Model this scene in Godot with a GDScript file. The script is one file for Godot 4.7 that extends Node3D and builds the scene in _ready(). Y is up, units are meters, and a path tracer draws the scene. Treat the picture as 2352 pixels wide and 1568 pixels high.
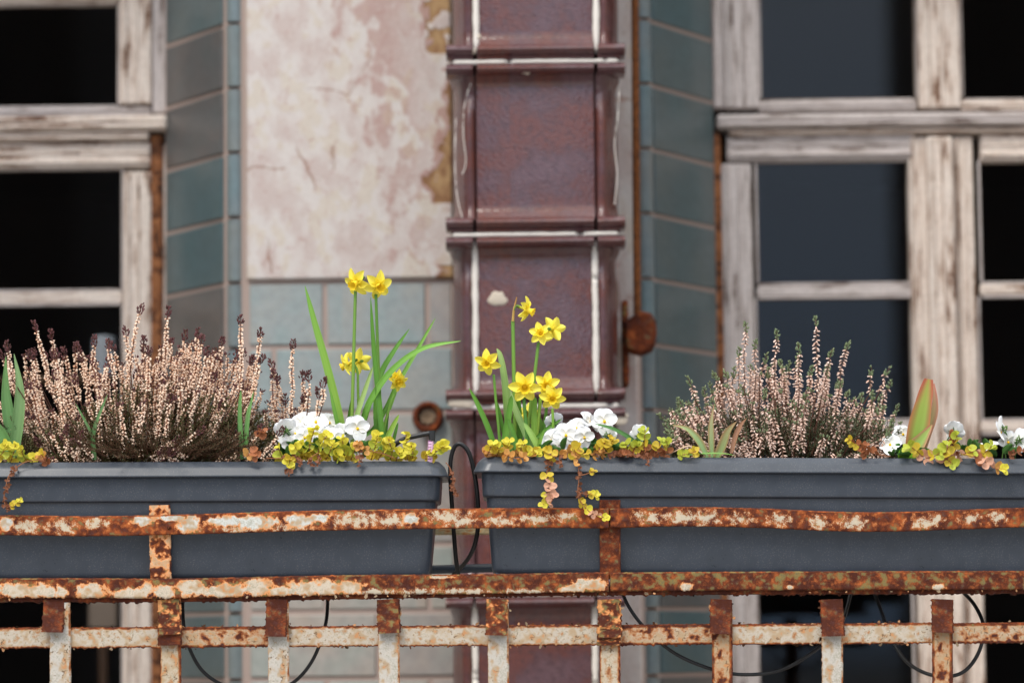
extends Node3D
# Two balcony planters with spring flowers behind a rusty railing, in front of an old tiled house wall.
# Distances: the railing stands at z = 0, the camera 5 m in front of it, the house wall 1.1 m behind it.

const FOCAL := 7443.0          # focal length in units of the 2352-wide reading grid
const EYE := Vector3(0, 1.6, 5.0)
const PITCH := 5.5
const ROLL := -0.6
var cam_basis: Basis
var rng := RandomNumberGenerator.new()
var mats := {}
var shared := {}

# ---------------------------------------------------------------- mesh helper
class Buf:
	var v := PackedVector3Array()
	var uv := PackedVector2Array()
	var c := PackedColorArray()
	var ix := PackedInt32Array()
	var col := Color.WHITE

	func add(p: Vector3, t := Vector2.ZERO, k = null) -> int:
		v.append(p)
		uv.append(t)
		c.append(col if k == null else k)
		return v.size() - 1

	func tri(a: int, b: int, d: int) -> void:
		ix.append(a)
		ix.append(b)
		ix.append(d)

	func quad(a: int, b: int, d: int, e: int) -> void:
		tri(a, b, d)
		tri(a, d, e)

	# rows of points; neighbouring rows are joined
	func grid(rows: Array, uvs: Array, cols: Array, flip := false) -> void:
		var n: int = rows[0].size()
		var start := v.size()
		for r in rows.size():
			for k in n:
				add(rows[r][k], uvs[r][k] if uvs else Vector2(float(k) / (n - 1), float(r) / (rows.size() - 1)), cols[r][k] if cols else null)
		for r in rows.size() - 1:
			for k in n - 1:
				var a := start + r * n + k
				if flip:
					quad(a, a + n, a + n + 1, a + 1)
				else:
					quad(a, a + 1, a + n + 1, a + n)

	# flat face with its own corners, turned to look away from the point 'inside'
	func face(ps: Array, ts: Array, inside: Vector3) -> void:
		var n: Vector3 = (ps[2] - ps[0]).cross(ps[1] - ps[0])
		var flip: bool = n.dot(ps[0] - inside) < 0.0
		var s := v.size()
		for k in ps.size():
			add(ps[k], ts[k] if ts else Vector2.ZERO)
		for k in range(1, ps.size() - 1):
			if flip:
				tri(s, s + k + 1, s + k)
			else:
				tri(s, s + k, s + k + 1)

	# chamfered box; uv runs along its longest side
	func rbox(x: Transform3D, size: Vector3, bevel: float, uv_scale := 1.0, uv_off := Vector2.ZERO) -> void:
		var h := size / 2
		var b := minf(bevel, minf(h.x, minf(h.y, h.z)) * 0.95)
		var long := size.max_axis_index()
		var o1 := (long + 1) % 3
		var o2 := (long + 2) % 3
		var put := func(ps: Array) -> void:
			var w := []
			var t := []
			for p in ps:
				w.append(x * (p as Vector3))
				t.append(Vector2(p[long], p[o1] + p[o2] * 1.3) / uv_scale + uv_off)
			face(w, t, x.origin)
		var corner := func(s: Vector3, axis: int) -> Vector3:
			var p := Vector3.ZERO
			for k in 3:
				p[k] = s[k] * (h[k] - (0.0 if k == axis else b))
			return p
		for axis in 3:
			var p1 := (axis + 1) % 3
			var p2 := (axis + 2) % 3
			for sg in [-1.0, 1.0]:
				var q := []
				for d in [[-1, -1], [1, -1], [1, 1], [-1, 1]]:
					var s := Vector3.ZERO
					s[axis] = sg
					s[p1] = d[0]
					s[p2] = d[1]
					q.append(corner.call(s, axis))
				put.call(q)
			for d in [[-1, -1], [1, -1], [1, 1], [-1, 1]]:
				var s0 := Vector3.ZERO
				s0[p1] = d[0]
				s0[p2] = d[1]
				var lo := s0
				lo[axis] = -1
				var hi := s0
				hi[axis] = 1
				put.call([corner.call(lo, p1), corner.call(hi, p1), corner.call(hi, p2), corner.call(lo, p2)])
		for sx in [-1, 1]:
			for sy in [-1, 1]:
				for sz in [-1, 1]:
					var s := Vector3(sx, sy, sz)
					put.call([corner.call(s, 0), corner.call(s, 1), corner.call(s, 2)])

	func tube(pts: Array, radii: Array, sides: int, cols := []) -> void:
		var rows := []
		var cc := []
		var up := Vector3(0.13, 0.2, 0.97)
		for k in pts.size():
			var t: Vector3 = (pts[mini(k + 1, pts.size() - 1)] - pts[maxi(k - 1, 0)]).normalized()
			var s := t.cross(up)
			if s.length() < 0.05:
				s = t.cross(Vector3(0.9, 0.1, 0.1))
			s = s.normalized()
			var w := s.cross(t).normalized()
			up = w
			var row := []
			var crow := []
			for j in sides + 1:
				var a := TAU * j / sides
				row.append(pts[k] + (s * cos(a) + w * sin(a)) * float(radii[mini(k, radii.size() - 1)]))
				crow.append(cols[mini(k, cols.size() - 1)] if cols else col)
			rows.append(row)
			cc.append(crow)
		grid(rows, [], cc)
		for e in [0, pts.size() - 1]:
			var ring: Array = rows[e].slice(0, sides)
			var inside: Vector3 = pts[1] if e == 0 else pts[pts.size() - 2]
			var keep := col
			if cols:
				col = cc[e][0]
			face(ring, [], inside)
			col = keep

	# little ellipsoid: cheap bead
	func bead(x: Transform3D, r: Vector3, seg: int, k1: Color, k2: Color) -> void:
		var rows := []
		var cc := []
		for i in 4:
			var lat := PI * i / 3.0
			var row := []
			var crow := []
			for j in seg + 1:
				var a := TAU * j / seg
				row.append(x * Vector3(sin(lat) * cos(a) * r.x, -cos(lat) * r.y, sin(lat) * sin(a) * r.z))
				crow.append(k1.lerp(k2, i / 3.0))
			rows.append(row)
			cc.append(crow)
		grid(rows, [], cc)

	func mesh() -> ArrayMesh:
		var n := PackedVector3Array()
		n.resize(v.size())
		for k in range(0, ix.size(), 3):
			var a := v[ix[k]]
			var q := (v[ix[k + 2]] - a).cross(v[ix[k + 1]] - a)
			n[ix[k]] += q
			n[ix[k + 1]] += q
			n[ix[k + 2]] += q
		# weld the normals of points that coincide in smooth strips
		for k in n.size():
			n[k] = n[k].normalized() if n[k].length() > 1e-14 else Vector3.UP
		var a := []
		a.resize(Mesh.ARRAY_MAX)
		a[Mesh.ARRAY_VERTEX] = v
		a[Mesh.ARRAY_NORMAL] = n
		a[Mesh.ARRAY_TEX_UV] = uv
		a[Mesh.ARRAY_COLOR] = c
		a[Mesh.ARRAY_INDEX] = ix
		var m := ArrayMesh.new()
		m.add_surface_from_arrays(Mesh.PRIMITIVE_TRIANGLES, a)
		return m

# ---------------------------------------------------------------- small helpers
func at(x: float, y: float, z: float) -> Vector3:
	# the point of the plane z that stands at reading-grid place (x, y)
	var d := cam_basis * Vector3((x - 1176.0) / FOCAL, -(y - 784.0) / FOCAL, -1.0)
	return EYE + d * ((z - EYE.z) / d.z)

func unit(z: float) -> float:
	return (EYE.z - z) / FOCAL

func rf(a: float, b: float) -> float:
	return rng.randf_range(a, b)

func lin(r: int, g: int, b: int) -> Color:
	return Color(r / 255.0, g / 255.0, b / 255.0).srgb_to_linear()

func srgb(r: int, g: int, b: int) -> Color:
	return Color(r / 255.0, g / 255.0, b / 255.0)

func thing(called: String, label: String, category: String, group := "") -> Node3D:
	var o := Node3D.new()
	o.name = called
	add_child(o, true)
	tag(o, label, category, group)
	return o

func tag(o: Node, label: String, category: String, group := "") -> void:
	o.set_meta("label", label)
	o.set_meta("category", category)
	if group:
		o.set_meta("group", group)

func obj(called: String, m: Mesh, mat: Material, parent: Node = self, x := Transform3D()) -> MeshInstance3D:
	var o := MeshInstance3D.new()
	o.name = called
	o.mesh = m
	o.material_override = mat
	o.transform = x
	parent.add_child(o, true)
	return o

func struct(called: String, m: Mesh, mat: Material) -> MeshInstance3D:
	var o := obj(called, m, mat)
	o.set_meta("kind", "structure")
	return o

func noise(seed_: int, freq: float, oct := 4, kind := FastNoiseLite.TYPE_SIMPLEX_SMOOTH) -> FastNoiseLite:
	var n := FastNoiseLite.new()
	n.seed = seed_
	n.noise_type = kind
	n.frequency = freq
	n.fractal_octaves = oct
	if oct <= 1:
		n.fractal_type = FastNoiseLite.FRACTAL_NONE
	return n

func tex(im: Image) -> ImageTexture:
	return ImageTexture.create_from_image(im)

func flat_mat(name_: String, k: Color, rough := 0.7, spec := 0.5) -> StandardMaterial3D:
	if mats.has(name_):
		return mats[name_]
	var m := StandardMaterial3D.new()
	m.resource_name = name_
	m.albedo_color = k
	m.roughness = rough
	m.metallic_specular = spec
	mats[name_] = m
	return m

func leaf_mat(name_: String, k: Color, rough := 0.5, back := 0.5, vertex := false) -> StandardMaterial3D:
	if mats.has(name_):
		return mats[name_]
	var m := flat_mat(name_, k, rough, 0.4)
	m.vertex_color_use_as_albedo = vertex
	if back > 0:
		m.backlight_enabled = true
		m.backlight = Color(back, back, back)
	return m

func curve(pts: Array, steps: int) -> Array:
	# smooth line through the points
	var out := []
	for k in pts.size() - 1:
		var p0: Vector3 = pts[maxi(k - 1, 0)]
		var p1: Vector3 = pts[k]
		var p2: Vector3 = pts[k + 1]
		var p3: Vector3 = pts[mini(k + 2, pts.size() - 1)]
		for s in steps:
			out.append(p1.cubic_interpolate(p2, p0, p3, float(s) / steps))
	out.append(pts[-1])
	return out

func px_curve(list: Array, z0: float, z1: float, steps: int) -> Array:
	var pts := []
	for k in list.size():
		pts.append(at(list[k][0], list[k][1], lerpf(z0, z1, float(k) / maxf(1.0, list.size() - 1))))
	return curve(pts, steps)

func turn_to(dir: Vector3, roll := 0.0) -> Basis:
	# basis whose z looks along dir and whose y is mostly up
	var z := dir.normalized()
	var x := Vector3.UP.cross(z)
	if x.length() < 0.02:
		x = Vector3.RIGHT
	x = x.normalized()
	return Basis(x, z.cross(x), z) * Basis(Vector3.BACK, roll)

func grow_to(dir: Vector3, spin := 0.0) -> Basis:
	# basis whose y grows along dir
	var y := dir.normalized()
	var z := y.cross(Vector3.RIGHT)
	if z.length() < 0.05:
		z = y.cross(Vector3.FORWARD)
	z = z.normalized()
	return Basis(y.cross(z), y, z) * Basis(Vector3.UP, spin)

func box(size: Vector3, bevel: float, uv_scale := 1.0, uv_off := Vector2.ZERO) -> ArrayMesh:
	var b := Buf.new()
	b.rbox(Transform3D(), size, bevel, uv_scale, uv_off)
	return b.mesh()

func prism(poly: Array, y0: float, y1: float) -> ArrayMesh:
	# upright prism over a convex outline of Vector2(x, z)
	var b := Buf.new()
	var mid := Vector3.ZERO
	for p in poly:
		mid += Vector3(p.x, (y0 + y1) / 2, p.y) / poly.size()
	var top := []
	var low := []
	for k in poly.size():
		var p: Vector2 = poly[k]
		var q: Vector2 = poly[(k + 1) % poly.size()]
		b.face([Vector3(p.x, y0, p.y), Vector3(q.x, y0, q.y), Vector3(q.x, y1, q.y), Vector3(p.x, y1, p.y)], [], mid)
		top.append(Vector3(p.x, y1, p.y))
		low.append(Vector3(p.x, y0, p.y))
	b.face(top, [], mid)
	b.face(low, [], mid)
	return b.mesh()

# ---------------------------------------------------------------- scene
func _ready() -> void:
	rng.seed = 20240407
	cam_basis = Basis(Vector3.RIGHT, deg_to_rad(PITCH)) * Basis(Vector3.BACK, deg_to_rad(ROLL))
	var cam := Camera3D.new()
	cam.name = "camera"
	var lens := CameraAttributesPhysical.new()
	lens.frustum_focal_length = 12.0 * FOCAL / 784.0
	lens.exposure_aperture = 2.5
	lens.frustum_focus_distance = 5.06
	lens.frustum_near = 0.1
	lens.frustum_far = 400.0
	cam.attributes = lens
	cam.transform = Transform3D(cam_basis, EYE)
	add_child(cam)
	var env := Environment.new()
	env.background_mode = Environment.BG_SKY
	var sm := ProceduralSkyMaterial.new()
	sm.sky_top_color = Color(0.98, 0.99, 1.0)
	sm.sky_horizon_color = Color(0.55, 0.66, 0.80)
	sm.sky_curve = 0.3
	sm.ground_bottom_color = Color(0.30, 0.29, 0.28)
	sm.ground_horizon_color = Color(0.45, 0.45, 0.45)
	var sky := Sky.new()
	sky.sky_material = sm
	env.sky = sky
	env.tonemap_mode = Environment.TONE_MAPPER_LINEAR
	env.tonemap_exposure = 2.35
	env.sdfgi_enabled = true
	env.ssao_enabled = true
	env.ssil_enabled = true
	var we := WorldEnvironment.new()
	we.name = "world_environment"
	we.environment = env
	add_child(we)
	var sun := DirectionalLight3D.new()
	sun.name = "sun"
	sun.light_energy = 0.32
	sun.light_color = Color(1.0, 0.98, 0.95)
	sun.light_angular_distance = 24.0
	sun.shadow_enabled = true
	sun.rotation_degrees = Vector3(-50, -28, 0)
	add_child(sun)

	make_textures()
	build_ground()
	build_house()
	build_windows()
	build_pillar()
	build_wall_fittings()
	build_houses_opposite()
	build_railing()
	build_planters()
	build_hoses()
	build_heathers()
	build_daffodils()
	build_tulip_leaves()
	build_violas()
	build_creepers()

# ---------------------------------------------------------------- textures
func make_textures() -> void:
	# plaster: cream lime plaster with pink and brown blotches
	var w := 640
	var h := 640
	var n1 := noise(11, 0.007, 3)
	var n2 := noise(12, 0.018, 3)
	var n3 := noise(13, 0.12, 2)
	var n4 := noise(15, 0.012, 4)
	n4.fractal_type = FastNoiseLite.FRACTAL_RIDGED
	var im := Image.create(w, h, false, Image.FORMAT_RGB8)
	var hm := Image.create(w, h, false, Image.FORMAT_RGB8)
	var cracks := [[Vector2(0.24, 0.54), Vector2(0.285, 0.60), 0.0016], [Vector2(0.285, 0.60), Vector2(0.335, 0.68), 0.0032], [Vector2(0.425, 0.54), Vector2(0.42, 0.62), 0.003], [Vector2(0.0, 0.62), Vector2(0.19, 0.615), 0.0016], [Vector2(0.30, 0.33), Vector2(0.50, 0.36), 0.0009], [Vector2(0.50, 0.36), Vector2(0.62, 0.22), 0.0007], [Vector2(0.1, 0.86), Vector2(0.12, 0.98), 0.002]]
	var base := srgb(212, 205, 201)
	var pink := srgb(196, 179, 174)
	var rose := srgb(168, 124, 116)
	var tan_ := srgb(196, 176, 142)
	var brown := srgb(146, 110, 82)
	var ochre := srgb(180, 148, 110)
	for j in h:
		for i in w:
			var fx := float(i) / w
			var fy := float(j) / h
			var a := n1.get_noise_2d(i, j)
			var b := n2.get_noise_2d(i + a * 12, j)
			var c := n3.get_noise_2d(i, j)
			var r := n4.get_noise_2d(i * 1.2 + b * 14, j)
			var k := base.lerp(pink, clampf((a + b * 0.25) * 1.1 + 0.22, 0, 0.7))
			# an old rose stain that runs down the upper right of the plaster
			var stain := 1.0 - absf(fx - 0.66 - fy * 0.25 + b * 0.22 + a * 0.2) * 5.0 - fy * 0.8
			k = k.lerp(rose, clampf(stain * 0.6 + b * 0.4, 0, 0.4))
			k = k.lerp(tan_, clampf((-a + b * 0.5 - 0.16) * 1.2, 0, 0.22))
			k = k.lerp(rose, clampf((r - 0.62) * 2.2 * clampf(b + 0.5, 0, 1), 0, 0.5))
			var hv := 0.7 + b * 0.15 + c * 0.05
			# render that has come off beside the pillar, showing the ochre coat below
			var bound := 0.875 if fy < 0.22 else (lerpf(1.0, 0.91, (fy - 0.22) / 0.5) if fy < 0.74 else (1.05 if fy < 0.955 else 0.93))
			if fy > 0.60 and fy < 0.74:
				bound -= 0.03 * sin((fy - 0.60) / 0.14 * PI)
			var edge := fx - bound + b * 0.05 + a * 0.03
			if fy < 0.24 and b + a > 0.12:
				edge -= 0.2
			if edge > 0.0:
				k = ochre.lerp(brown, clampf(0.5 + b * 1.4, 0, 1))
				hv = 0.3 + b * 0.2
			elif edge > -0.03:
				k = k.lerp(rose, 0.55)
			for q in cracks:
				var pa: Vector2 = q[0]
				var pb: Vector2 = q[1]
				var me := Vector2(fx + b * 0.012, fy + a * 0.02)
				var t := clampf((me - pa).dot(pb - pa) / (pb - pa).length_squared(), 0, 1)
				var dist := me.distance_to(pa.lerp(pb, t))
				if dist < q[2] * (1.0 + c * 1.2):
					k = k.lerp(brown, 0.5)
					hv = 0.35
				elif dist < q[2] * 4.0 and b > -0.1:
					k = k.lerp(rose, 0.25)
			var fine := clampf(absf(n3.get_noise_2d(i * 0.5 + 400, j * 0.35)), 0, 1)
			if fine < 0.02 and b + a > 0.0:
				k = k.lerp(brown, 0.35)
			im.set_pixel(i, j, k * (1.0 + c * 0.04))
			hm.set_pixel(i, j, Color(hv, hv, hv))
	var pl := flat_mat("old_plaster", Color.WHITE, 0.92, 0.25)
	pl.albedo_texture = tex(im)
	pl.heightmap_enabled = true
	pl.heightmap_texture = tex(hm)
	pl.heightmap_scale = 0.3

	# peeling white paint on wood, grain along u
	for kind in 3:
		w = 768
		h = 256
		var g1 := noise(31 + kind * 7, 0.02, 4)
		var g2 := noise(32 + kind * 7, 0.09, 3)
		im = Image.create(w, h, false, Image.FORMAT_RGB8)
		hm = Image.create(w, h, false, Image.FORMAT_RGB8)
		var white := [srgb(228, 216, 206), srgb(204, 196, 194), srgb(150, 100, 66)][kind] as Color
		var wood := [srgb(160, 134, 118), srgb(142, 130, 125), srgb(108, 66, 44)][kind] as Color
		var dark := [srgb(84, 56, 42), srgb(92, 76, 70), srgb(62, 42, 33)][kind] as Color
		var bias := [-0.33, -0.42, -0.04][kind] as float
		var sx := 0.2 if kind < 2 else 1.1
		for j in h:
			for i in w:
				var a := g1.get_noise_2d(i * sx, j * 2.8)
				var b := g2.get_noise_2d(i * sx * 0.6, j * 2.8)
				var c := g2.get_noise_2d(i * 1.2 + 900, j * 2.4)
				var s := a * 0.8 + b * 0.55 + c * 0.22 + bias
				var k := white.lerp(wood, clampf(0.12 + b * 0.45 + a * 0.25, 0.02, 0.4))
				var hv := 0.8
				if s > 0.0:
					k = k.lerp(wood.lerp(dark, clampf(s * 2.0 + c * 0.5, 0, 1)), clampf(s * 7.0 + 0.25, 0, 1))
					hv = 0.35 + b * 0.2
				elif s > -0.12:
					k = k.lerp(wood, 0.30)
				im.set_pixel(i, j, k * (1.0 + c * 0.08))
				hm.set_pixel(i, j, Color(hv, hv, hv))
		var m := flat_mat(["peeling_wood", "grey_peeling_wood", "rusty_strip"][kind], Color.WHITE, 0.8, 0.3)
		m.albedo_texture = tex(im)
		m.heightmap_enabled = true
		m.heightmap_texture = tex(hm)
		m.heightmap_scale = 0.12

	# leathery purple brown glaze
	w = 512
	h = 512
	n1 = noise(51, 0.008, 4)
	n2 = noise(52, 0.05, 3)
	n3 = noise(53, 0.09, 3)
	im = Image.create(w, h, false, Image.FORMAT_RGB8)
	hm = Image.create(w, h, false, Image.FORMAT_RGB8)
	for j in h:
		for i in w:
			var a := n1.get_noise_2d(i, j)
			var b := n2.get_noise_2d(i, j)
			var c := n3.get_noise_2d(i, j * 1.6)
			var k := srgb(92, 59, 60).lerp(srgb(104, 58, 50), clampf(0.4 + a * 2.0, 0, 1))
			k = k.lerp(srgb(102, 77, 84), clampf(-a * 1.3 + b * 0.2 - 0.05, 0, 0.65))
			k = k.lerp(srgb(70, 46, 50), clampf(b * 0.9 + c * 0.2, 0, 0.5))
			im.set_pixel(i, j, k * (1.0 + c * 0.10))
			var hv := 0.5 + c * 0.45
			hm.set_pixel(i, j, Color(hv, hv, hv))
	var gl := flat_mat("purple_glaze", Color.WHITE, 0.20, 0.6)
	gl.albedo_texture = tex(im)
	gl.uv1_triplanar = true
	gl.uv1_world_triplanar = true
	gl.uv1_scale = Vector3.ONE * 2.2
	gl.heightmap_enabled = true
	gl.heightmap_texture = tex(hm)
	gl.heightmap_scale = 0.07

	# crazed, cloudy teal tile glaze (tinted per tile by the material colour)
	im = Image.create(256, 256, false, Image.FORMAT_RGB8)
	n1 = noise(61, 0.012, 4)
	n2 = noise(62, 0.07, 3)
	for j in 256:
		for i in 256:
			var a := n1.get_noise_2d(i, j)
			var b := n2.get_noise_2d(i, j)
			var k := Color(0.86, 0.86, 0.86).lerp(Color(0.91, 0.87, 0.84), clampf(a * 1.6, 0, 1)).lerp(Color(0.82, 0.87, 0.87), clampf(-a * 1.6, 0, 1))
			im.set_pixel(i, j, k * (1.0 + b * 0.06))
	var tile_tex := tex(im)
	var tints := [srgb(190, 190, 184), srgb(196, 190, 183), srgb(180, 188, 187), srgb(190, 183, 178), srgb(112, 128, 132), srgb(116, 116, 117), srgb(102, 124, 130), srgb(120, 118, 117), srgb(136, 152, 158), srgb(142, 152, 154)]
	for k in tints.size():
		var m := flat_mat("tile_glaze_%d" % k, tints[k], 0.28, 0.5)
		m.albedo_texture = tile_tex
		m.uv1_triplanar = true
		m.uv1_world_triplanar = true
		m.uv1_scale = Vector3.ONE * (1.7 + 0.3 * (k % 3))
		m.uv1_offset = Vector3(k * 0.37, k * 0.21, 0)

	# anthracite plastic with dust specks
	im = Image.create(512, 512, false, Image.FORMAT_RGB8)
	var rm := Image.create(512, 512, false, Image.FORMAT_RGB8)
	n1 = noise(71, 0.012, 4)
	n2 = noise(72, 0.22, 2)
	for j in 512:
		for i in 512:
			var a := n1.get_noise_2d(i, j)
			var b := n2.get_noise_2d(i, j)
			var k := srgb(61, 67, 76) * (1.0 + a * 0.08)
			if b > 0.44 and a > -0.15:
				k = k.lerp(srgb(140, 130, 118), clampf((b - 0.44) * 5.0, 0, 0.5))
			im.set_pixel(i, j, k)
			var r := 0.36 + a * 0.12 + b * 0.06
			rm.set_pixel(i, j, Color(r, r, r))
	var pm := flat_mat("anthracite_plastic", Color.WHITE, 1.0, 0.5)
	pm.albedo_texture = tex(im)
	pm.roughness_texture = tex(rm)
	pm.uv1_triplanar = true
	pm.uv1_scale = Vector3.ONE * 3.1

# rust, lichen and peeling paint on a strip lx by ly metres.
# patches: [x, y, half width, half height] in metres where paint still holds
func rust_set(name_: String, w: int, h: int, lx: float, ly: float, seed_: int, bias: float, patches: Array, worn: Array, green: float, paint: Color, cracks: float, rust_tone := 0.5, edge_wear := 0.0, face := 0.031) -> Dictionary:
	var na := noise(seed_, 70.0, 5)
	var nb := noise(seed_ + 1, 320.0, 3)
	var nc := noise(seed_ + 2, 32.0, 3)
	var nd := noise(seed_ + 3, 900.0, 2)
	var nr := noise(seed_ + 4, 42.0, 3)
	var im := Image.create(w, h, false, Image.FORMAT_RGB8)
	var hm := Image.create(w, h, false, Image.FORMAT_RGB8)
	var dark := srgb(74, 36, 24)
	var mid := srgb(156, 78, 40)
	var hot := srgb(206, 120, 62)
	var plum := srgb(82, 52, 52)
	var olive := srgb(142, 128, 74)
	var moss := srgb(104, 118, 82)
	var stain := srgb(228, 150, 92)
	var pale := srgb(206, 204, 184)
	var tan_ := srgb(170, 140, 104)
	var rim := stain if edge_wear == 0.0 else stain.lerp(srgb(140, 98, 66), 0.6)
	var grime := srgb(138, 134, 112)
	for i in w:
		var x := lx * (i + 0.5) / w
		var near := []
		for p in patches:
			if absf(x - p[0]) < p[2] * 1.7:
				near.append([p, 0])
		for p in worn:
			if absf(x - p[0]) < p[2] * 1.9:
				near.append([p, 1])
		for j in h:
			var y := ly * (j + 0.5) / h
			var a := na.get_noise_2d(x, y)
			var b := nb.get_noise_2d(x, y)
			var c := nc.get_noise_2d(x, y)
			var d := nd.get_noise_2d(x, y)
			var solid := bias + c * 0.7 + a * 0.45
			if edge_wear > 0.0:
				solid -= edge_wear * (1.0 + c * 1.5) * clampf((absf(y - face / 2) - face * 0.36) / (face * 0.14), 0, 1.4)
			var thin := -1.0
			for q in near:
				var p: Array = q[0]
				var u: float = (x - p[0]) / p[2]
				var v: float = (y - p[1]) / p[3]
				var f := 1.0 - sqrt(u * u + v * v)
				if q[1] == 0:
					solid = maxf(solid, f * 1.25 + 0.02 + a * 0.8 + b * 0.16)
				else:
					thin = maxf(thin, f * 0.75 + a * 0.85 + b * 0.3 + d * 0.1 - 0.12)
			var k := dark.lerp(mid, clampf(rust_tone + c * 0.9 + b * 0.4, 0, 1))
			k = k.lerp(hot, clampf(a * 1.3 + d * 0.35 + rust_tone - 0.62, 0, 0.85))
			k = k.lerp(plum, clampf(-a * 1.6 + b * 0.8 - 0.2, 0, 0.8))
			k = k.lerp(dark, clampf(d * 0.8 - 0.3, 0, 0.5))
			var hv := 0.25 + b * 0.16 + d * 0.10
			var l := c * 0.8 - a * 0.8 + green + d * 0.3
			if l > 0.42:
				k = k.lerp(olive.lerp(moss, clampf(b * 1.5 + 0.3, 0, 1)), clampf((l - 0.42) * 2.2, 0, 0.75))
				hv += 0.05
			if thin > 0.0:
				k = k.lerp(stain.lerp(pale, clampf(thin * 3.0 - 0.1 + b * 0.6, 0, 1)), clampf(thin * 2.2 + 0.2 + d * 0.5 + b * 0.3, 0, 0.82))
				hv += 0.12 * clampf(thin * 4.0, 0, 1)
			elif thin > -0.2:
				k = k.lerp(stain.lerp(hot, 0.5), clampf((thin + 0.2) * 2.4 + d * 0.4, 0, 0.5))
			if solid > 0.0:
				k = paint * (1.0 + a * 0.05 + d * 0.04)
				k = k.lerp(tan_, clampf((c + a * 0.4) * 1.8 + 0.05, 0, 0.65))
				k = k.lerp(hot, clampf((c * 0.9 + a * 0.6 - 0.40) * 2.0, 0, 0.45))
				k = k.lerp(grime, clampf((-c + b * 0.6) * 1.2 - 0.25, 0, 0.4))
				k = k.lerp(rim, clampf(0.95 - solid * 2.6 + b * 0.6, 0, 0.9))
				hv = 0.82 + b * 0.05 + clampf(0.12 - solid, 0, 0.12) * 1.2
				var crack := absf(nr.get_noise_2d(x, y * 0.8))
				if crack < cracks * 0.16 and a + c * 0.5 + b * 0.4 > 0.36 - cracks:
					k = k.lerp(srgb(92, 72, 54), 0.7)
					hv = 0.3
				k = k.lerp(srgb(140, 120, 98), clampf(d * 1.0 + b * 0.3 - 0.42, 0, 0.4))
			elif solid > -0.2:
				k = k.lerp(rim if solid > -0.08 else hot, clampf((solid + 0.2) * 5.0, 0, 0.7))
			im.set_pixel(i, j, k)
			hm.set_pixel(i, j, Color(hv, hv, hv))
	var m := flat_mat(name_, Color.WHITE, 0.86, 0.3)
	m.albedo_texture = tex(im)
	m.heightmap_enabled = true
	m.heightmap_texture = tex(hm)
	m.heightmap_scale = 0.035
	return {"mat": m, "height": hm}

# a flat bar along +x in its own axes: the texture wraps once round its section.
# mid(x) gives the centre (y, z) along the bar
func weathered_bar(length: float, high: float, thick: float, set_: Dictionary, mid: Callable, ragged: float, seed_: int, u0 := 0.0, u1 := 1.0) -> ArrayMesh:
	var b := Buf.new()
	var hm: Image = set_.height
	var ring := []       # (y, z, ny, nz)
	var around := 2.0 * (high + thick)
	var r := minf(thick * 0.28, 0.0025)
	var nf := 11
	for k in nf:
		ring.append([high / 2 - r - (high - 2 * r) * k / (nf - 1.0), thick / 2, 0.0, 1.0])
	ring.append([-high / 2 + r * 0.3, thick / 2 - r * 0.3, -0.7, 0.7])
	for k in 3:
		ring.append([-high / 2, thick / 2 - r - (thick - 2 * r) * k / 2.0, -1.0, 0.0])
	for k in 4:
		ring.append([-high / 2 + r + (high - 2 * r) * k / 3.0, -thick / 2, 0.0, -1.0])
	for k in 3:
		ring.append([high / 2, -thick / 2 + r + (thick - 2 * r) * k / 2.0, 1.0, 0.0])
	ring.append([high / 2 - r * 0.3, thick / 2 - r * 0.3, 0.7, 0.7])
	ring.append(ring[0])
	var per := []
	var s := 0.0
	for k in ring.size():
		if k:
			s += Vector2(ring[k][0], ring[k][1]).distance_to(Vector2(ring[k - 1][0], ring[k - 1][1]))
		per.append(s)
	var nx := maxi(8, int(length / 0.0022))
	var jag := noise(seed_, 130.0, 4)
	var jag2 := noise(seed_ + 9, 420.0, 2)
	var rows := []
	var uvs := []
	for i in nx + 1:
		var x := length * i / nx
		var c: Vector2 = mid.call(x)
		var row := []
		var urow := []
		var tooth := jag.get_noise_1d(x) * 0.7 + jag2.get_noise_1d(x) * 0.5
		for k in ring.size():
			var q: Array = ring[k]
			var u := lerpf(u0, u1, float(i) / nx)
			var v: float = per[k] / s
			var hv := hm.get_pixel(clampi(int(u * hm.get_width()), 0, hm.get_width() - 1), clampi(int(v * hm.get_height()), 0, hm.get_height() - 1)).r
			var out := (hv - 0.4) * 0.0008
			var y: float = q[0] + q[2] * out
			var z: float = q[1] + q[3] * out
			if q[0] < -high / 2 + r * 1.1:
				y -= maxf(0.0, tooth) * ragged
			elif q[0] > high / 2 - r * 1.1:
				y += maxf(0.0, -tooth) * ragged * 0.6
			row.append(Vector3(x, y + c.x, z + c.y))
			urow.append(Vector2(u, v))
		rows.append(row)
		uvs.append(urow)
	b.grid(rows, uvs, [])
	for e in [0, rows.size() - 1]:
		b.face(rows[e].slice(0, ring.size() - 1), uvs[e].slice(0, ring.size() - 1), rows[4 if e == 0 else rows.size() - 5][8] * 0.5 + rows[4 if e == 0 else rows.size() - 5][17] * 0.5)
	return b.mesh()

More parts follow.
